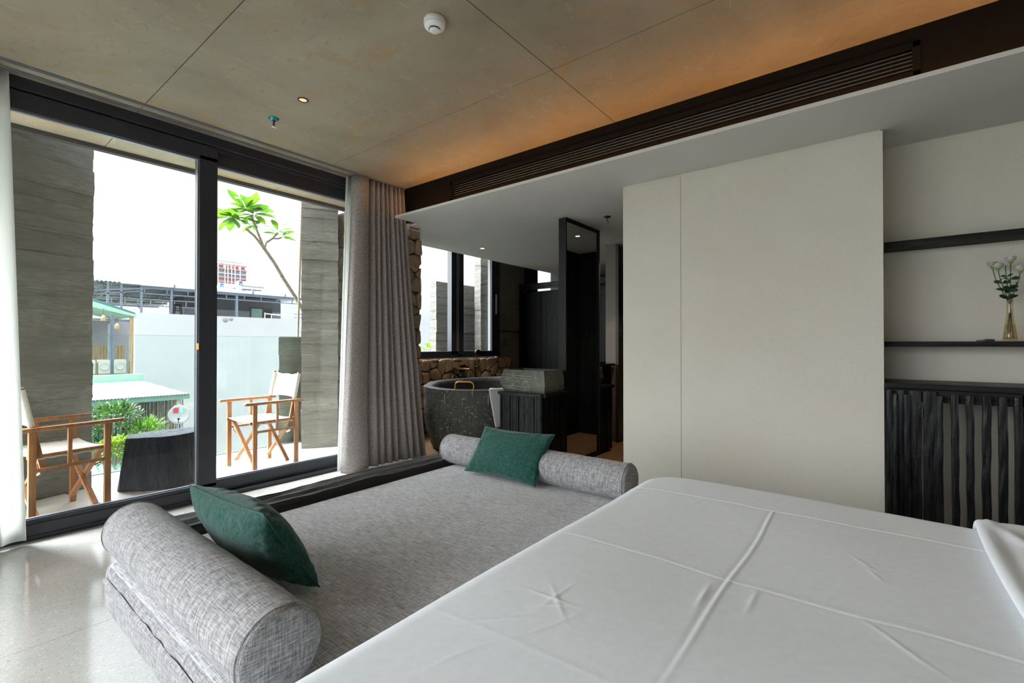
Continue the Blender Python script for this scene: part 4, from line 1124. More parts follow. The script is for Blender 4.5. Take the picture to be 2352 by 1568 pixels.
def balcony():
    f = MB(); 
    for y0, y1 in ((-3.2, -.45), (-.45, .953), (.953, 2.325), (2.325, 3.24)): f.box(-5.80, XW-.13, y0+.001, y1-.001, -.12, -.004)
    f.box(-5.80, XW-.13, -3.2, 3.24, -.13, -.012); struct(f, 'floor', 'concrete')
    o = board_block((-5.0, .15), (-5.29, .935), (-.937, -.348), .30, 0, 4.6, 3, amp=.005).build('concrete_pillar', 'board')
    tag(o, 'wide board-marked concrete pillar behind the left canvas chair', 'pillar')
    o = board_block((-5.305, 2.775), (-5.10, 3.118), (-.862, .507), .32, .0, 4.6, 11, amp=.004).build('concrete_pillar', 'board')
    tag(o, 'board-marked concrete pillar between the potted tree rope and the stone wall', 'pillar')
    o = board_block((-5.765, 2.735), (-5.765, 3.9), (-.88, .475), .30, 0, 1.287, 15).build('planter_wall', 'board'); tag(o, 'low concrete planter wall behind the right canvas chair', 'planter')
    MB().prism([(-5.762, 2.738), (-5.762, 3.9), (-6.02, 4.04), (-6.02, 2.878)], 1.287, 1.302).build('coping', 'board', o)
    for i, (a, b) in enumerate(((-2.4, .30), (.305, 3.06))):
        t = thing('glass_balustrade', ['pane of the clear glass balustrade at the far left, behind the wide pillar', 'long clear green-tinted glass balustrade along the balcony edge'][i], 'balustrade', (-5.735, (a+b)/2, 0))
        h = (b-a)/2; MB().box(-.007, .007, -h, h, -.003, 1.294).build('pane', 'railglass', t)
        MB().box(-.0072, .0072, -h, h, 1.294, 1.2965).build('polished_edge', 'mintpale', t)
        MB().cbox(-.02, .02, -h, h, -.004, .006, .002).build('floor_channel', 'zinc', t)
    # canvas chair (seat towards local +y)
    t = thing('director_chair', 'folding wooden chair with white canvas seat facing left, right of the window post', 'chair', (-4.862, 2.150, 0), PI+.04)
    S, Lg = .262, .200
    for sx in (-1, 1):
        for sy in (-1, 1):
            MB().bar((sx*S, sy*Lg, 0), (sx*S, sy*Lg, .637), .024, .038, c=.003).build('leg', 'teak', t)
        MB().cbox(sx*S-.024, sx*S+.024, -.262, .292, .637, .664, .009).build('armrest', 'teak', t)
        MB().bar((sx*S, -Lg, .385), (sx*S, Lg, .385), .022, .020, c=.002).build('side_rail', 'teak', t)
        MB().bar((sx*S, -.01, .385), (sx*S, -.01, .640), .018, .022, c=.002).build('baluster', 'teak', t)
        MB().bar((sx*(S-.026), -.135, .372), (sx*(S-.026), -.246, .925), .018, .030, c=.003).build('back_post', 'teak', t)
        MB().bar((sx*(S-.028), -.215, .468), (sx*(S-.028), .235, .468), .026, .026, c=.004).build('seat_rail', 'teak', t)
    for y, nm in ((.165, 1), (-.150, 1)):
        for sx, off in ((1, .012), (-1, -.012)):
            MB().bar((sx*(S-.035), y+off, .455), (-sx*(S-.045), y+off, .055), .022, .034, up=(0, 1, 0), c=.003).build('cross_bar', 'teak', t)
        MB().cyl((0, y-.03, .255), (0, y+.03, .255), .006, 10).build('pivot_pin', 'steel', t)
        for sx in (-1, 1):
            MB().cyl((sx*(S-.06), y, .065), (sx*S, y, .065), .007, 10).build('foot_pin', 'steel', t)
            MB().bar((sx*(S-.02), y, .36), (sx*(S-.085), y, .335), .010, .012).build('metal_stay', 'steel', t)
    P = []
    for i in range(21):
        u = i/20*2-1; x = u*(S-.008); row = []
        for j in range(17):
            v = j/16; y = -.205+.425*v; sag = .022*(1-u*u); wr = .003*math.sin(v*60+u*3)*abs(u)**6
            z = .486-sag+wr
            if abs(u) > .93: z -= (abs(u)-.93)/.07*.034
            row.append((x, y, z))
        P.append(row)
    m = MB().grid(P); o = m.build('canvas_seat', 'canvas', t); sd = o.modifiers.new('t', 'SOLIDIFY'); sd.thickness = .003
    P = []
    for i in range(25):
        u = i/24*2-1; row = []
        for j in range(13):
            v = j/12; z = .668+.242*v; y = -.195-.052*v-.030*(1-u*u)-.004*mnoise.noise(Vector((u*4, v*4, 2)))
            zz = z-.012*(1-u*u)*(v*2-1)*1.0+.004*math.sin(u*9)*v
            if v > .9 and abs(u) > .9: zz += .006
            row.append((u*(S-.014), y, zz))
        P.append(row)
    m = MB().grid(P)
    for sx in (-1, 1): m.tube([(sx*(S-.026), -.1955, .668), (sx*(S-.026), -.2435, .912)], .018, 12, cap=False)
    o = m.build('canvas_back', 'canvas', t)
    c = copy_tree(t); c.location = (-4.615, .615, 0); c.rotation_euler = (0, 0, .20)
    c['label'] = 'folding wooden chair with white canvas seat in front of the wide concrete pillar'
    t['group'] = c['group'] = 'folding canvas chairs on the balcony'
    # stump table
    t = thing('stump_table', 'black charred tree-stump table between the two canvas chairs', 'table', (-4.93, 1.375, 0))
    n = 120; P = []
    for i in range(22):
        z = .428*i/21; f = i/21; row = []
        for k in range(n):
            a = 2*PI*k/n; ca, sa = math.cos(a), math.sin(a)
            lob = .055*max(0, math.sin(a*3+.9))**2*(1-f)**1.3+.03*math.sin(a*5+2)*(1-f*.5)+.02*mnoise.noise(Vector((ca*3, sa*3, z*2)))
            cut = -.09*math.exp(-((a-4.05)/.07)**2)*(1-f)**.6-.05*math.exp(-((a-1.2)/.1)**2)
            r = 1.05-.10*f+lob*2.2+cut*2; gr = .008*mnoise.noise(Vector((ca*22, sa*22, z*3)))
            x, y = ca*(.205*r+gr), sa*(.30*r+gr)
            row.append((x, y, max(0, z+(.02*math.sin(a*4) if i == 0 else 0))+.004*mnoise.noise(Vector((x*8, y*8, 1)))*(f > .95)))
        P.append(row)
    P.append([(x*.985, y*.985, z+.004) for x, y, z in P[-1]])
    m = MB().grid(P, 0, True, loop=True); m.build('trunk', 'stump', t)
    top = [[(x*s, y*s, z+.001) for x, y, z in P[-1]] for s in (1, .7, .35, .02)]
    MB().grid(top, 0, True, loop=True).build('table_top', 'stump', t)
balcony()

# ------------------------------------------------------------------ plants
def plumeria():
    X = -6.15; R = random.Random(12)
    def p(y, z, dx=0): return (X+dx, y*1.0424, 1.2+(z-1.2)*1.0424)
    t = thing('plumeria_tree', 'young plumeria tree with green leaf rosettes leaning past the concrete pillar', 'tree', (0, 0, 0))
    m = MB()
    m.tube([p(3.30, 1.15), p(3.20, 1.45), p(3.09, 1.68), p(3.00, 1.82), p(2.86, 2.02), p(2.735, 2.22), p(2.615, 2.375)], [.026, .026, .025, .023, .022, .021, .021], 12)
    m.tube([p(2.615, 2.37), p(2.57, 2.415, .02), p(2.48, 2.49, .06), p(2.375, 2.545, .1)], [.018, .016, .015, .015], 10)
    m.tube([p(2.615, 2.37), p(2.58, 2.46), p(2.545, 2.57, -.02), p(2.53, 2.63, -.03), p(2.50, 2.68, -.02), p(2.47, 2.745, 0)], [.018, .016, .014, .014, .014, .015], 10)
    m.tube([p(2.53, 2.63, -.03), p(2.545, 2.625, -.06), p(2.565, 2.64, -.1)], .010, 8)
    m.tube([p(2.625, 2.38), p(2.65, 2.45, -.02), p(2.74, 2.52, -.05), p(2.805, 2.60, -.06)], [.014, .013, .012, .013], 10)
    m.tube([p(2.74, 2.52, -.05), p(2.83, 2.54, -.1), p(2.88, 2.565, -.12)], .010, 8)
    m.build('trunk', 'bark', t)
    lf = MB()
    for (y, z, dx, n, L, tilt) in ((2.405, 2.80, 0, 14, .27, .35), (2.225, 2.66, .10, 14, .25, .15), (2.30, 2.61, .15, 10, .24, 0.), (2.50, 2.84, -.1, 8, .25, .35), (2.50, 2.76, .0, 7, .24, .1), (2.81, 2.63, -.06, 8, .21, .3), (2.885, 2.585, -.12, 8, .19, .05), (2.56, 2.66, -.1, 5, .17, -.2)):
        o = Vector(p(y, z, dx)); a0 = R.uniform(0, 6)
        for k in range(n):
            a = a0+k*2.4; el = tilt+R.uniform(-.55, .55)
            d = (math.cos(a)*math.cos(el), math.sin(a)*math.cos(el), math.sin(el))
            l = 1.12*L*R.uniform(.75, 1.1); leafs(lf, o+Vector(d)*.02, d, l, l*.18, R.uniform(.05, .3), .12, roll=R.uniform(-.5, .5))
    lf.build('leaves', 'leaf', t)
    b = MB(); o = Vector(p(2.295, 2.885, .05)); b.tube([p(2.405, 2.80), p(2.34, 2.845, .03), o], .004, 6)
    b.build('flower_stalk', 'leaf', t); b = MB()
    for k in range(5): a = 2*PI*k/5; leafs(b, o, (math.cos(a), math.sin(a), .5), .045, .014, .1)
    b.build('blossom', 'petal', t)
    # rope
    P = []; A, B = Vector((-5.55, 2.905, 2.95)), Vector((-5.83, 3.004, 1.30)); m = MB()
    for s in range(3):
        pts = []
        for i in range(200):
            u = i/199; c = A+(B-A)*u; a = u*150+s*2*PI/3; pts.append(c+Vector((math.cos(a)*.0075, math.sin(a)*.0075, 0)))
        m.tube(pts, .0068, 6)
    tag(m.build('rope', 'rope'), 'thick twisted rope hanging down to the low planter wall beside the pillar', 'rope')
plumeria()

def shrub(name, label, loc, r, n, L, W, m, seed, up=.3, flat=.8, stems=6):
    R = random.Random(seed); t = thing(name, label, 'shrub', loc); lf = MB(); st = MB()
    for s in range(stems):
        a = R.uniform(0, 6.28); tip = Vector((math.cos(a)*r*.8, math.sin(a)*r*.8, R.uniform(.2, 1.)*r*flat)); st.tube([(0, 0, -r*1.2), tip*.4+Vector((0, 0, -.2*r)), tip], [.03*r+.004, .02*r+.003, .006], 6)
    for k in range(n):
        a = R.uniform(0, 6.28); e = R.uniform(-.6, 1.3); rr = r*R.uniform(.45, 1.)
        o = Vector((math.cos(a)*math.cos(e)*rr, math.sin(a)*math.cos(e)*rr, math.sin(e)*rr*flat))
        d = (o.normalized()+Vector((R.uniform(-.7, .7), R.uniform(-.7, .7), R.uniform(-.4, .7)+up))).normalized()
        leafs(lf, o, d, L*R.uniform(.6, 1.3), W*R.uniform(.7, 1.2), R.uniform(.1, .5), .2, 5)
    st.build('stem', 'bark', t); lf.build('foliage', m, t); return t
shrub('dark_shrub', 'dark green bushy shrub under the mint roof edge', (-19.6, 4.05, -1.25), .78, 900, .17, .035, 'shrub', 1)
shrub('dark_shrub', 'green shrub half hidden behind the wide concrete pillar', (-19.3, 3.2, -1.5), .7, 600, .17, .035, 'shrub', 9)
shrub('fern_shrub', 'spiky fresh green fern in front of the bamboo screen', (-18.9, 4.70, -1.72), .55, 420, .34, .022, 'leaf', 2, .5)
shrub('fern_shrub', 'low fern beside the table, right of the lime shrub', (-18.4, 4.35, -2.05), .42, 330, .28, .02, 'leaf', 6, .4)
shrub('lime_shrub', 'yellow-green shrub below the dark shrub', (-18.2, 3.75, -1.95), .52, 620, .12, .038, 'lime', 3)
shrub('lime_shrub', 'yellow-green shrub lowest, just over the corrugated sheet', (-17.8, 4.15, -2.22), .34, 420, .11, .032, 'lime', 5)
shrub('potted_succulent', 'small lime-green plant outside the bathroom window', (-5.62, 4.99, 1.12), .075, 26, .10, .014, 'lime', 4, 1., 1., 2)

# ------------------------------------------------------------------ neighbouring buildings
def outside():
    struct(MB().box(-260, -5.9, -160, 220, -9.2, -9), 'floor', 'soil')
    # blank white wall
    t = thing('white_building', 'big blank white rendered wall filling the view behind the glass balustrade', 'building', (-36, 24, -9))
    MB().box(-4, 4, -16.6, 16, 0, 11.75).build('wall', 'whitewall', t); m = MB().box(-4, 4, -16.6, 16, 11.75, 11.97); m.build('parapet', 'whitewall', t)
    v = MB()
    for y, r in ((11.9, .16), (12.22, .12), (18.2, .14)): v.lathe([(0, 0), (r, 0), (r*.9, .02), (0, .02)], 20, mtx=Matrix.Translation((4.0, y-24, 11.76+(.06 if r < .15 else 0))) @ Matrix.Rotation(PI/2, 4, 'Y'))
    v.build('drain_patch', 'greywall', t)
    # rooftop house
    t = thing('rooftop_house', 'grey rooftop house with a steel veranda on the white building', 'house', (-36.6, 14.3, 2.9))
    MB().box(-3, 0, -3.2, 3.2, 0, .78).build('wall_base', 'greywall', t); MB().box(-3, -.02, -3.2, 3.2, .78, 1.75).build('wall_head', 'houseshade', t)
    f = MB(); f.box(0, .06, .95, 1.95, 0, 1.05); f.build('window_frame', 'darkrender', t); MB().box(.06, .08, 1.02, 1.78, .05, .98).build('pane', 'mintpale', t)
    MB().box(0, .05, 1.95, 2.55, 0, 1.0).build('door', 'doorbrown', t)
    g_ = MB().box(2.6, 2.75, -6.2, 4.3, 1.78, 1.93).box(2.6, 2.75, 4.3, 4.4, 1.72, 1.93); g_.build('gutter', 'whitesteel', t)
    b = MB(); b.box(2.45, 2.6, -6.2, 4.35, 1.62, 1.78); b.box(-3.2, 2.6, -3.4, 4.35, 1.80, 1.86)
    for y in (-4.55, -2.5, .0, 2.2): b.box(2.6, 2.8, y-.04, y+.04, 1.72, 1.96)
    b.box(2.5, 2.56, -6.2, 4.3, 1.30, 1.36)
    for k in range(10): b.box(2.5, 2.56, -6+k*1.1, -5.95+k*1.1, 1.33, 1.65)
    for y in (-.95, 4.1): b.box(2.42, 2.58, y-.07, y+.07, 0, 1.65)
    b.box(2.5, 2.55, 3.0, 4.1, .55, .60); b.box(2.5, 2.55, 3.0, 4.1, .3, .34)
    b.build('veranda_steel', 'steelblue', t)
    # canopy of sheet metal over the left part of the roof
    t = thing('sheet_canopy', 'open steel canopy with a corrugated grey sheet roof, left of the rooftop house', 'canopy', (-34, 8, 2.9))
    P = []
    for i in range(9):
        row = []
        for j in range(161):
            y = -2.8+6.0*j/160; x = -8.5*i/8; row.append((x, y+.12*x*-.06, 1.86-.075*abs(x)+.035*math.sin(j*1.25)))
        P.append(row)
    MB().grid(P).build('roof_sheet', 'zinc', t)
    b = MB()
    for x in (-.3, -2.2, -4.3, -6.4, -8.3): b.box(x-.05, x+.05, -2.8, 3.2, 1.68-.075*abs(x), 1.76-.075*abs(x))
    for y in (-1.2, .15, 1.7): b.bar((0, y, 1.72), (-8.4, y+.3, 1.05), .06, .08); b.bar((0, y, 1.45), (-8.4, y+.3, .95), .05, .06)
    for y in (-1.34, -.75, .17, 1.65): b.box(-.1, .02, y-.05, y+.05, -.1, 1.8)
    for z in (.62, 1.0): b.box(-.08, -.03, -1.3, 3.2, z-.025, z+.025)
    for k in range(8): b.box(-.08, -.03, -1.2+k*.6, -1.16+k*.6, .62, 1.0)
    b.bar((.0, -1.35, 1.80), (-2.5, -2.9, 1.35), .06, .12); b.bar((0, -2.7, 1.2), (0, 1.3, 1.75), .05, .07); b.bar((0, -2.7, .95), (0, .17, 1.45), .04, .05)
    b.build('steel_frame', 'steelblue', t); MB().box(.0, .12, -.75, 3.2, 1.80, 1.97).build('gutter', 'whitesteel', t)
    s = thing('rooftop_stool', 'dark stool standing on the white building under the canopy', 'stool', (-33.6, 9.85, 2.97))
    m = MB(); m.box(-.16, .16, -.16, .16, .62, .70)
    for a in (-1, 1):
        for c_ in (-1, 1): m.bar((a*.15, c_*.2, 0), (a*.12, c_*.14, .64), .04, .04)
    m.box(-.14, -.11, -.17, .17, .3, .34); m.build('frame', 'fascia', s)
    s = thing('white_bench', 'white metal frame standing in front of the rooftop house', 'frame', (-33.0, 15.5, 2.97))
    m = MB(); m.tube([(0, -.8, 0), (0, -.78, .42), (0, -.7, .35), (0, .75, .30), (0, .8, 0)], .03, 8); m.tube([(.3, -.5, 0), (.3, -.48, .3), (.3, .6, .25), (.3, .62, 0)], .03, 8); m.tube([(0, .35, .3), (0, .38, .62)], .05, 8); m.tube([(0, .6, .3), (0, .62, .62)], .05, 8)
    m.build('tube_frame', 'whitesteel', s)
    # water tanks
    def tank(label, x, y, z, L, r):
        t = thing('water_tank', label, 'water tank', (x, y, z))
        MB().cyl((0, -L/2, 0), (0, L/2, 0), r, 28).build('cylinder', 'steel', t)
        m = MB()
        for k in range(9): yy = -L/2+.08+(L-.16)*k/8; m.tube([(r*1.01*math.cos(a), yy, r*1.01*math.sin(a)) for a in np.linspace(0, 2*PI, 25)[:-1]], .012, 5, close=True)
        m.build('rib', 'steel', t)
        MB().lathe([(0, .03), (r*1.03, .03), (r*1.05, -.02), (r*1.05, -.12)], 28, mtx=Matrix.Translation((0, -L/2-.0, 0)) @ Matrix.Rotation(PI/2, 4, 'X')).build('end_cap', 'whitesteel', t)
        b = MB(); b.box(r*.1, r*1.06, -L/2-.035, -L/2+.16, -.02, r*.85); b.build('blue_label', 'blue', t)
        w = MB(); w.add([(r*1.07, -L/2+.02, .02), (r*1.07, -L/2+.05, .17), (r*1.07, -L/2+.13, .02)], [(0, 1, 2)]); w.build('white_mark', 'whitemark', t)
        s = MB()
        for yy in (-L/2+.1, 0, L/2-.1): s.bar((r*.8, yy, -.05), (r*1.0, yy, -r-.2), .04, .04); s.bar((-r*.8, yy, -.05), (-r*1.0, yy, -r-.2), .04, .04)
        s.box(r*.75, r*.95, -L/2+.05, L/2-.05, -r*.75, -r*.3); s.cyl((0, L/2-.15, r*.9), (0, L/2-.15, r+.13), .03, 8); s.build('stand', 'whitesteel', t)
    tank('larger shiny water tank on the roof, in front of the apartment tower', -34.2, 14.25, 5.22, 1.55, .30)
    tank('smaller shiny water tank behind and left of the larger one', -35.2, 13.35, 5.12, 1.3, .27)
    # apartment tower far away
    t = thing('apartment_tower', 'distant white and red apartment tower still under construction', 'building', (-180, 68, -9))
    b = MB().box(-14, -.4, -5.3, 5.7, 0, 37.3); b.build('core', 'towerw', t)
    fr = MB(); rd = MB()
    for k in range(24): z = 3.5+k*1.5; (rd if k % 3 else fr).box(-.5, .25, -5.3, 5.7, z, z+.5 if k % 3 else z+.3)
    for y in (-5.3, -3.7, -1.55, -.6, .6, 1.7, 3.4, 5.55): fr.box(-.5, .4, y, y+.28, 0, 38.2 if y > 1 else 39)
    fr.build('concrete_frame', 'towerw', t); rd.build('red_band', 'towerr', t)
    for k in range(8, 23):
        z = 3.5+k*1.5+.5
        for y0, y1 in ((-4.8, -4.1), (-3.3, -1.7), (-.9, .5), (.95, 1.6), (2.1, 3.2), (3.8, 5.3)):
            MB().box(-.38, -.2, y0, y1, z+.05, z+.92).build('window', 'towerg', t)
    s = MB()
    for y in np.linspace(-5.3, 5.7, 12): s.bar((0, y, 37.2), (0, y, 39.4-(y > 2)*1.0), .12, .12)
    s.box(-.1, .1, -5.3, 4.2, 39.2, 39.35); s.box(-.1, .1, -5.3, 5.7, 38.2, 38.32); s.build('scaffold', 'steelblue', t)
    # terrace building with teal roof
    t = thing('terrace_house', 'open terrace with a teal roof and tan posts, left of the white wall', 'building', (-27, 4.6, -.4))
    MB().prism([(-1.8, 4.22), (1.42, 3.02), (1.42, 2.93), (-1.8, 4.02)], -3.0, 1.05, 'X').build('roof', 'tealroof', t)
    MB().prism([(-1.8, 4.02), (1.45, 2.93), (1.45, 2.83), (-1.8, 3.62)], -2.9, 1.10, 'X').build('fascia_board', 'mintpale', t)
    m = MB(); m.box(.85, 1.0, 1.24, 1.38, 0, 2.85); m.build('tan_post', 'bambootan', t)
    m = MB(); m.box(.85, 1.0, .60, .72, 0, 2.9); m.box(.85, 1., -.25, -.15, 0, 2.9); m.cyl((1.0, .56, 0), (1.0, .56, 2.5), .06, 12); m.box(.8, .9, -1.5, 1.3, 2.62, 2.70); m.build('steel_post', 'steelblue', t)
    MB().box(-2.4, -2.0, -2.5, 1.95, -1, 2.85).build('back_wall', 'lav', t)
    m = MB(); 
    R = random.Random(2); y = -2.2
    while y < 1.25: w = R.uniform(.05, .13); m.box(-.2, -.15, y, y+w-.01, 0, 1.58+R.uniform(-.02, .02)); y += w
    m.build('board_fence', 'bambootan', t)
    MB().box(1.0, 1.7, -2.5, 1.56, -.06, .34).build('ledge', 'mintpale', t)
    def ac(label, y, w):
        t = thing('ac_unit', label, 'air conditioner', (-26.1, y, -.05))
        MB().cbox(-.16, .16, -w/2, w/2, .02, .62, .02).build('casing', 'ac', t)
        MB().lathe([(.02, 0), (.16, 0), (.17, .012), (.15, .02)], 20, mtx=Matrix.Translation((.162, 0, .34)) @ Matrix.Rotation(PI/2, 4, 'Y')).build('fan_grille', 'ac', t)
        MB().tube([(.0, w/2, .5), (.0, w/2+.10, .5), (.0, w/2+.12, .3), (0, w/2+.10, .08)], .025, 8).build('pipe', 'ac', t)
    ac('pale outdoor air-conditioning unit, rightmost of the row on the mint ledge', 5.50, .42)
    ac('pale outdoor air-conditioning unit, middle of the row on the mint ledge', 4.98, .40)
    ac('pale outdoor air-conditioning unit, nearest the wide concrete pillar', 4.52, .34)
    for lab, y, z in (('small wire-shaded lamp hanging under the teal roof, right one', 5.32, 2.0), ('small lamp hanging close under the teal roof, left one', 4.87, 2.32)):
        t = thing('pendant_lamp', lab, 'lamp', (-25.6, y, z))
        MB().cyl((0, 0, .14), (0, 0, .42), .008, 6).build('cord', 'doorbrown', t); MB().lathe([(.02, .14), (.09, .04), (.10, .0), (.085, -.12)], 14).build('shade', 'bambootan', t); MB().lathe([(0, -.03), (.05, 0), (.03, .07), (0, .09)], 12).build('bulb', 'whitewall', t)
    # low house with mint eaves
    t = thing('low_house', 'low building with a pale corrugated roof and mint eaves', 'building', (-23, 4.6, -6))
    P = []
    for i in range(13):
        f = i/12; row = []; x = -2.6+4.75*f; ymax = 1.50+.40*f
        for j in range(241): 
            y = -2.6+(ymax+2.6)*j/240; row.append((x, y, 5.66-.33*f+.013*math.sin(j*1.25)+(.015 if i % 3 == 0 else 0)))
        P.append(row)
    MB().grid(P, 0, False).build('roof_sheet', 'tile', t); MB().box(1.98, 2.08, -2.6, 1.94, 5.14, 5.34).build('eaves_board', 'mint', t)
    MB().box(1.0, 1.4, .29, .51, 0, 5.2).build('corner_post', 'lav', t); MB().box(-2.4, .55, -2.6, 1.9, 0, 5.2).build('inner_wall', 'darkrender', t)
    m = MB(); R = random.Random(5); y = -2.3
    while y < .25: w = R.uniform(.05, .16); m.box(.56, .62, y, y+w*.7, 0, 5.1); y += w
    m.build('sheet_curtain', 'mint', t)
    m = MB(); m.cyl((1.95, 1.60, 5.16), (1.95, 1.60, 4.9), .07, 12); m.cyl((1.95, 1.45, 4.85), (1.95, 1.72, 4.85), .07, 12); m.build('drain_pipe', 'ac', t)
    m = MB(); R = random.Random(8); y = .54
    while y < 2.02:
        r = R.uniform(.020, .034); x = 1.15+R.uniform(-.03, .03); tl = R.uniform(-.03, .03)
        m.tube([(x, y+tl*k/6, 2.+3.15*k/6) for k in range(7)], r, 8)
        for z in np.arange(2.2+R.uniform(0, .3), 5.1, .36): m.cyl((x, y+tl*(z-2)/3.15, z-.015), (x, y+tl*(z-2)/3.15, z+.015), r*1.25, 8)
        y += r*2+R.uniform(.0, .02)
    tag(m.build('bamboo_screen', 'bamboo', loc=(-23, 4.6, -6)), 'screen of upright pale bamboo canes under the mint eaves', 'screen')
    # satellite dish
    t = thing('satellite_dish', 'grey satellite dish with a red and cyan printed sign', 'satellite dish', (-20, 5.93, -1.32))
    mt = Matrix.Rotation(-.30, 4, 'Z') @ Matrix.Rotation(PI/2-.12, 4, 'Y')
    MB().lathe([(0, -.05), (.12, -.042), (.24, -.016), (.33, .02), (.335, .012), (.24, -.026), (.12, -.054), (0, -.062)], 40, mtx=mt).build('reflector', 'dish', t)
    def plate(y0, y1, z0, z1, off=.0):
        vs = []
        for y, z in ((y0, z0), (y1, z0), (y1, z1), (y0, z1)):
            r = math.hypot(y, z); h = -.05+.56*r*r+.004+off; vs.append(mt @ Vector((-z, y, h)))
        return vs
    MB().add(plate(-.18, -.02, .06, .25), [(0, 1, 2, 3)]).build('red_sign', 'logo', t); MB().add(plate(.0, .11, .07, .26), [(0, 1, 2, 3)]).build('cyan_sign', 'logoc', t)
    k = MB(); k.add(plate(-.135, -.105, .095, .215, .004), [(0, 1, 2, 3)])
    def quad(pts): k.add([mt @ Vector((-z, y, -.05+.56*(y*y+z*z)+.009)) for y, z in pts], [tuple(range(len(pts)))])
    quad([(-.105, .145), (-.065, .215), (-.035, .215), (-.085, .145)]); quad([(-.105, .165), (-.085, .165), (-.03, .095), (-.06, .095)])
    k.build('letter_k', 'whitemark', t)
    a = MB(); a.tube([(.0, -.02, -.30), (.10, -.06, -.22), (.22, -.09, -.13)], .012, 8); a.cbox(.20, .26, -.12, -.06, -.15, -.09, .01); a.build('receiver_arm', 'fascia', t)
    a = MB(); a.cyl((-.06, .02, -.05), (-.10, .05, -.75), .03, 10); a.box(-.2, .0, .0, .16, -.6, -.5); a.build('mount', 'greyp', t)
    # corrugated sheets below the balcony
    P = [[(x, y, z+.03*math.sin(j*1.1)) for j, y in enumerate(np.linspace(1.6, 5.4, 120))] for x, z in ((-18.3, -2.36), (-14, -3.7))]
    tag(MB().grid(P).build('corrugated_shed', 'mint'), 'lean-to roof of green corrugated sheet just below the balcony edge', 'shed roof')
    # concrete outside the bathroom
    o = board_block((-6.0, 5.51), (-6.0, 7.6), (-1, 0), .15, -.1, 2.292, 31, amp=.005).build('concrete_fin', 'board2'); tag(o, 'low board-marked concrete fin outside the bathroom window', 'concrete wall')
    o = board_block((-5.6, 6.2), (-5.6, 7.2), (-1, 0), .146, -.1, 4.4, 35, amp=.006).build('concrete_fin', 'board2'); tag(o, 'tall concrete fin at the right of the bathroom window', 'concrete wall')
    o = MB().box(-5.99, -5.1, 4.10, 6.15, -.2, 1.04).build('planter_ledge', 'board2'); tag(o, 'concrete ledge carrying the small lime plant outside the bathroom', 'ledge')
    # far city
    for lab, y0, y1, z, m_ in (('distant cyan glass tower left of the concrete fin', 104.6, 106.8, 14.2, 'cyan'), ('distant slim white block under the cyan tower', 105.4, 107.4, 9.2, 'towerw'), ('distant low cream building by the stone wall', 103, 107.8, 4.3, 'whitewall'), ('distant low cyan roof by the stone wall', 102.8, 108, 2.6, 'cyan'), ('distant pink low house at the foot of the bathroom view', 102, 108.4, 1.1, 'towerr')):
        t = thing('city_block', lab, 'building', (-120+{14.2: -9, 9.2: -4.5, 4.3: 0, 2.6: 4.5, 1.1: 9}[z], (y0+y1)/2, -9)); h = (y1-y0)/2
        MB().box(-4, 0, -h, h, 5 if z > 12 else 0, z+9).build('wall', m_, t)
        s = MB(); 
        for k in range(int((z+9)/1.6)): s.box(0, .05, -h*.9, h*.9, k*1.6+.8, k*1.6+1.3)
        s.build('window_band', 'towerg' if z > 5 else 'whitewall', t)
outside()

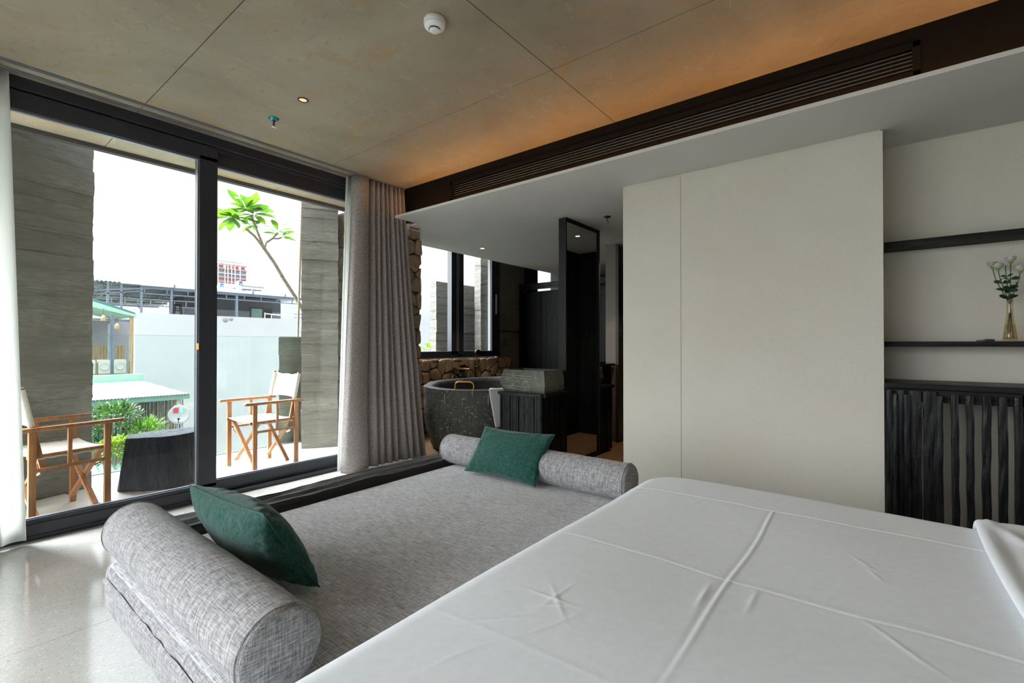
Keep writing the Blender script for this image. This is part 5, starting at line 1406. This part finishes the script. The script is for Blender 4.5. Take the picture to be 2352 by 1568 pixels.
# ------------------------------------------------------------------ daylight
def world():
    w = bpy.data.worlds.new('overcast_sky'); SC.world = w; w.use_nodes = True; t = w.node_tree; t.nodes.clear()
    o = t.nodes.new('ShaderNodeOutputWorld'); bg = t.nodes.new('ShaderNodeBackground'); t.links.new(bg.outputs[0], o.inputs[0])
    tc = t.nodes.new('ShaderNodeTexCoord'); sp = t.nodes.new('ShaderNodeSeparateXYZ'); t.links.new(tc.outputs['Generated'], sp.inputs[0])
    def mt(op, a, b=0., c=None):
        x = t.nodes.new('ShaderNodeMath'); x.operation = op
        for i, v in enumerate((a, b)):
            if isinstance(v, (int, float)): x.inputs[i].default_value = v
            else: t.links.new(v, x.inputs[i])
        return x.outputs[0]
    up = mt('MAXIMUM', sp.outputs[2], 0.)
    grad = mt('ADD', mt('MULTIPLY', up, SKY_UP), SKY_H)
    # brighter towards the side the cloud lets the sun glow through
    glow = 0.
    for d, pw, amp in SKY_GLOW:
        dt = t.nodes.new('ShaderNodeVectorMath'); dt.operation = 'DOT_PRODUCT'; t.links.new(tc.outputs['Generated'], dt.inputs[0]); dt.inputs[1].default_value = Vector(d).normalized()
        glow = mt('ADD', glow, mt('MULTIPLY', mt('POWER', mt('MAXIMUM', dt.outputs['Value'], 0.), pw), amp))
    n = t.nodes.new('ShaderNodeTexNoise'); n.inputs['Scale'].default_value = 2.6; n.inputs['Detail'].default_value = 5; n.inputs['Roughness'].default_value = .55; n.inputs['Distortion'].default_value = .5
    mp = t.nodes.new('ShaderNodeMapping'); mp.inputs['Scale'].default_value = (1, 1, 2.6); t.links.new(tc.outputs['Generated'], mp.inputs[0]); t.links.new(mp.outputs[0], n.inputs[0])
    cl = t.nodes.new('ShaderNodeValToRGB'); e = cl.color_ramp.elements; e[0].position, e[0].color = .36, (.80, .86, .95, 1); e[1].position, e[1].color = .62, (1, 1, 1, 1); t.links.new(n.outputs[0], cl.inputs[0])
    vm = t.nodes.new('ShaderNodeVectorMath'); vm.operation = 'SCALE'; t.links.new(cl.outputs[0], vm.inputs[0]); t.links.new(mt('ADD', grad, glow), vm.inputs['Scale'])
    t.links.new(vm.outputs[0], bg.inputs[0]); bg.inputs[1].default_value = 1.
SKY_H, SKY_UP = .46, 2.6
SKY_GLOW = [((-1, -.7, 1.6), 14., 42.), ((-.8, -1, .45), 7., 7.)]
world()
# portals tell the renderer where daylight enters; they give no light of their own
def portal(loc, rot, sx, sy):
    l = bpy.data.lights.new('window_portal', 'AREA'); l.shape = 'RECTANGLE'; l.size, l.size_y = sx, sy; l.cycles.is_portal = True
    o = bpy.data.objects.new('window_portal', l); o.location = loc; o.rotation_euler = rot; COL.objects.link(o)
portal((XW-.2, .0, 1.42), (0, -PI/2, 0), 2.8, 6.4)
portal((-1.85, -3.35, 1.4), (PI/2, 0, 0), 4.5, 2.7)
portal((-5.1, 4.7, 1.95), (0, -PI/2, 0), 1.8, 2.6)

SC.view_settings.view_transform = 'Standard'; SC.view_settings.look = 'None'; SC.view_settings.exposure = .92; SC.view_settings.gamma = 1.
SC.view_settings.use_curve_mapping = False
M['fascia'].node_tree.nodes['Principled BSDF'].inputs['Specular IOR Level'].default_value = .12
cy = SC.cycles
cy.use_denoising = True; cy.max_bounces = 10; cy.diffuse_bounces = 6; cy.glossy_bounces = 4; cy.transmission_bounces = 8; cy.transparent_max_bounces = 16
cy.caustics_reflective = False; cy.caustics_refractive = False; cy.sample_clamp_indirect = 8
try: cy.denoiser = 'OPENIMAGEDENOISE'; cy.denoising_input_passes = 'RGB_ALBEDO_NORMAL'; cy.denoising_prefilter = 'ACCURATE'
except Exception: pass
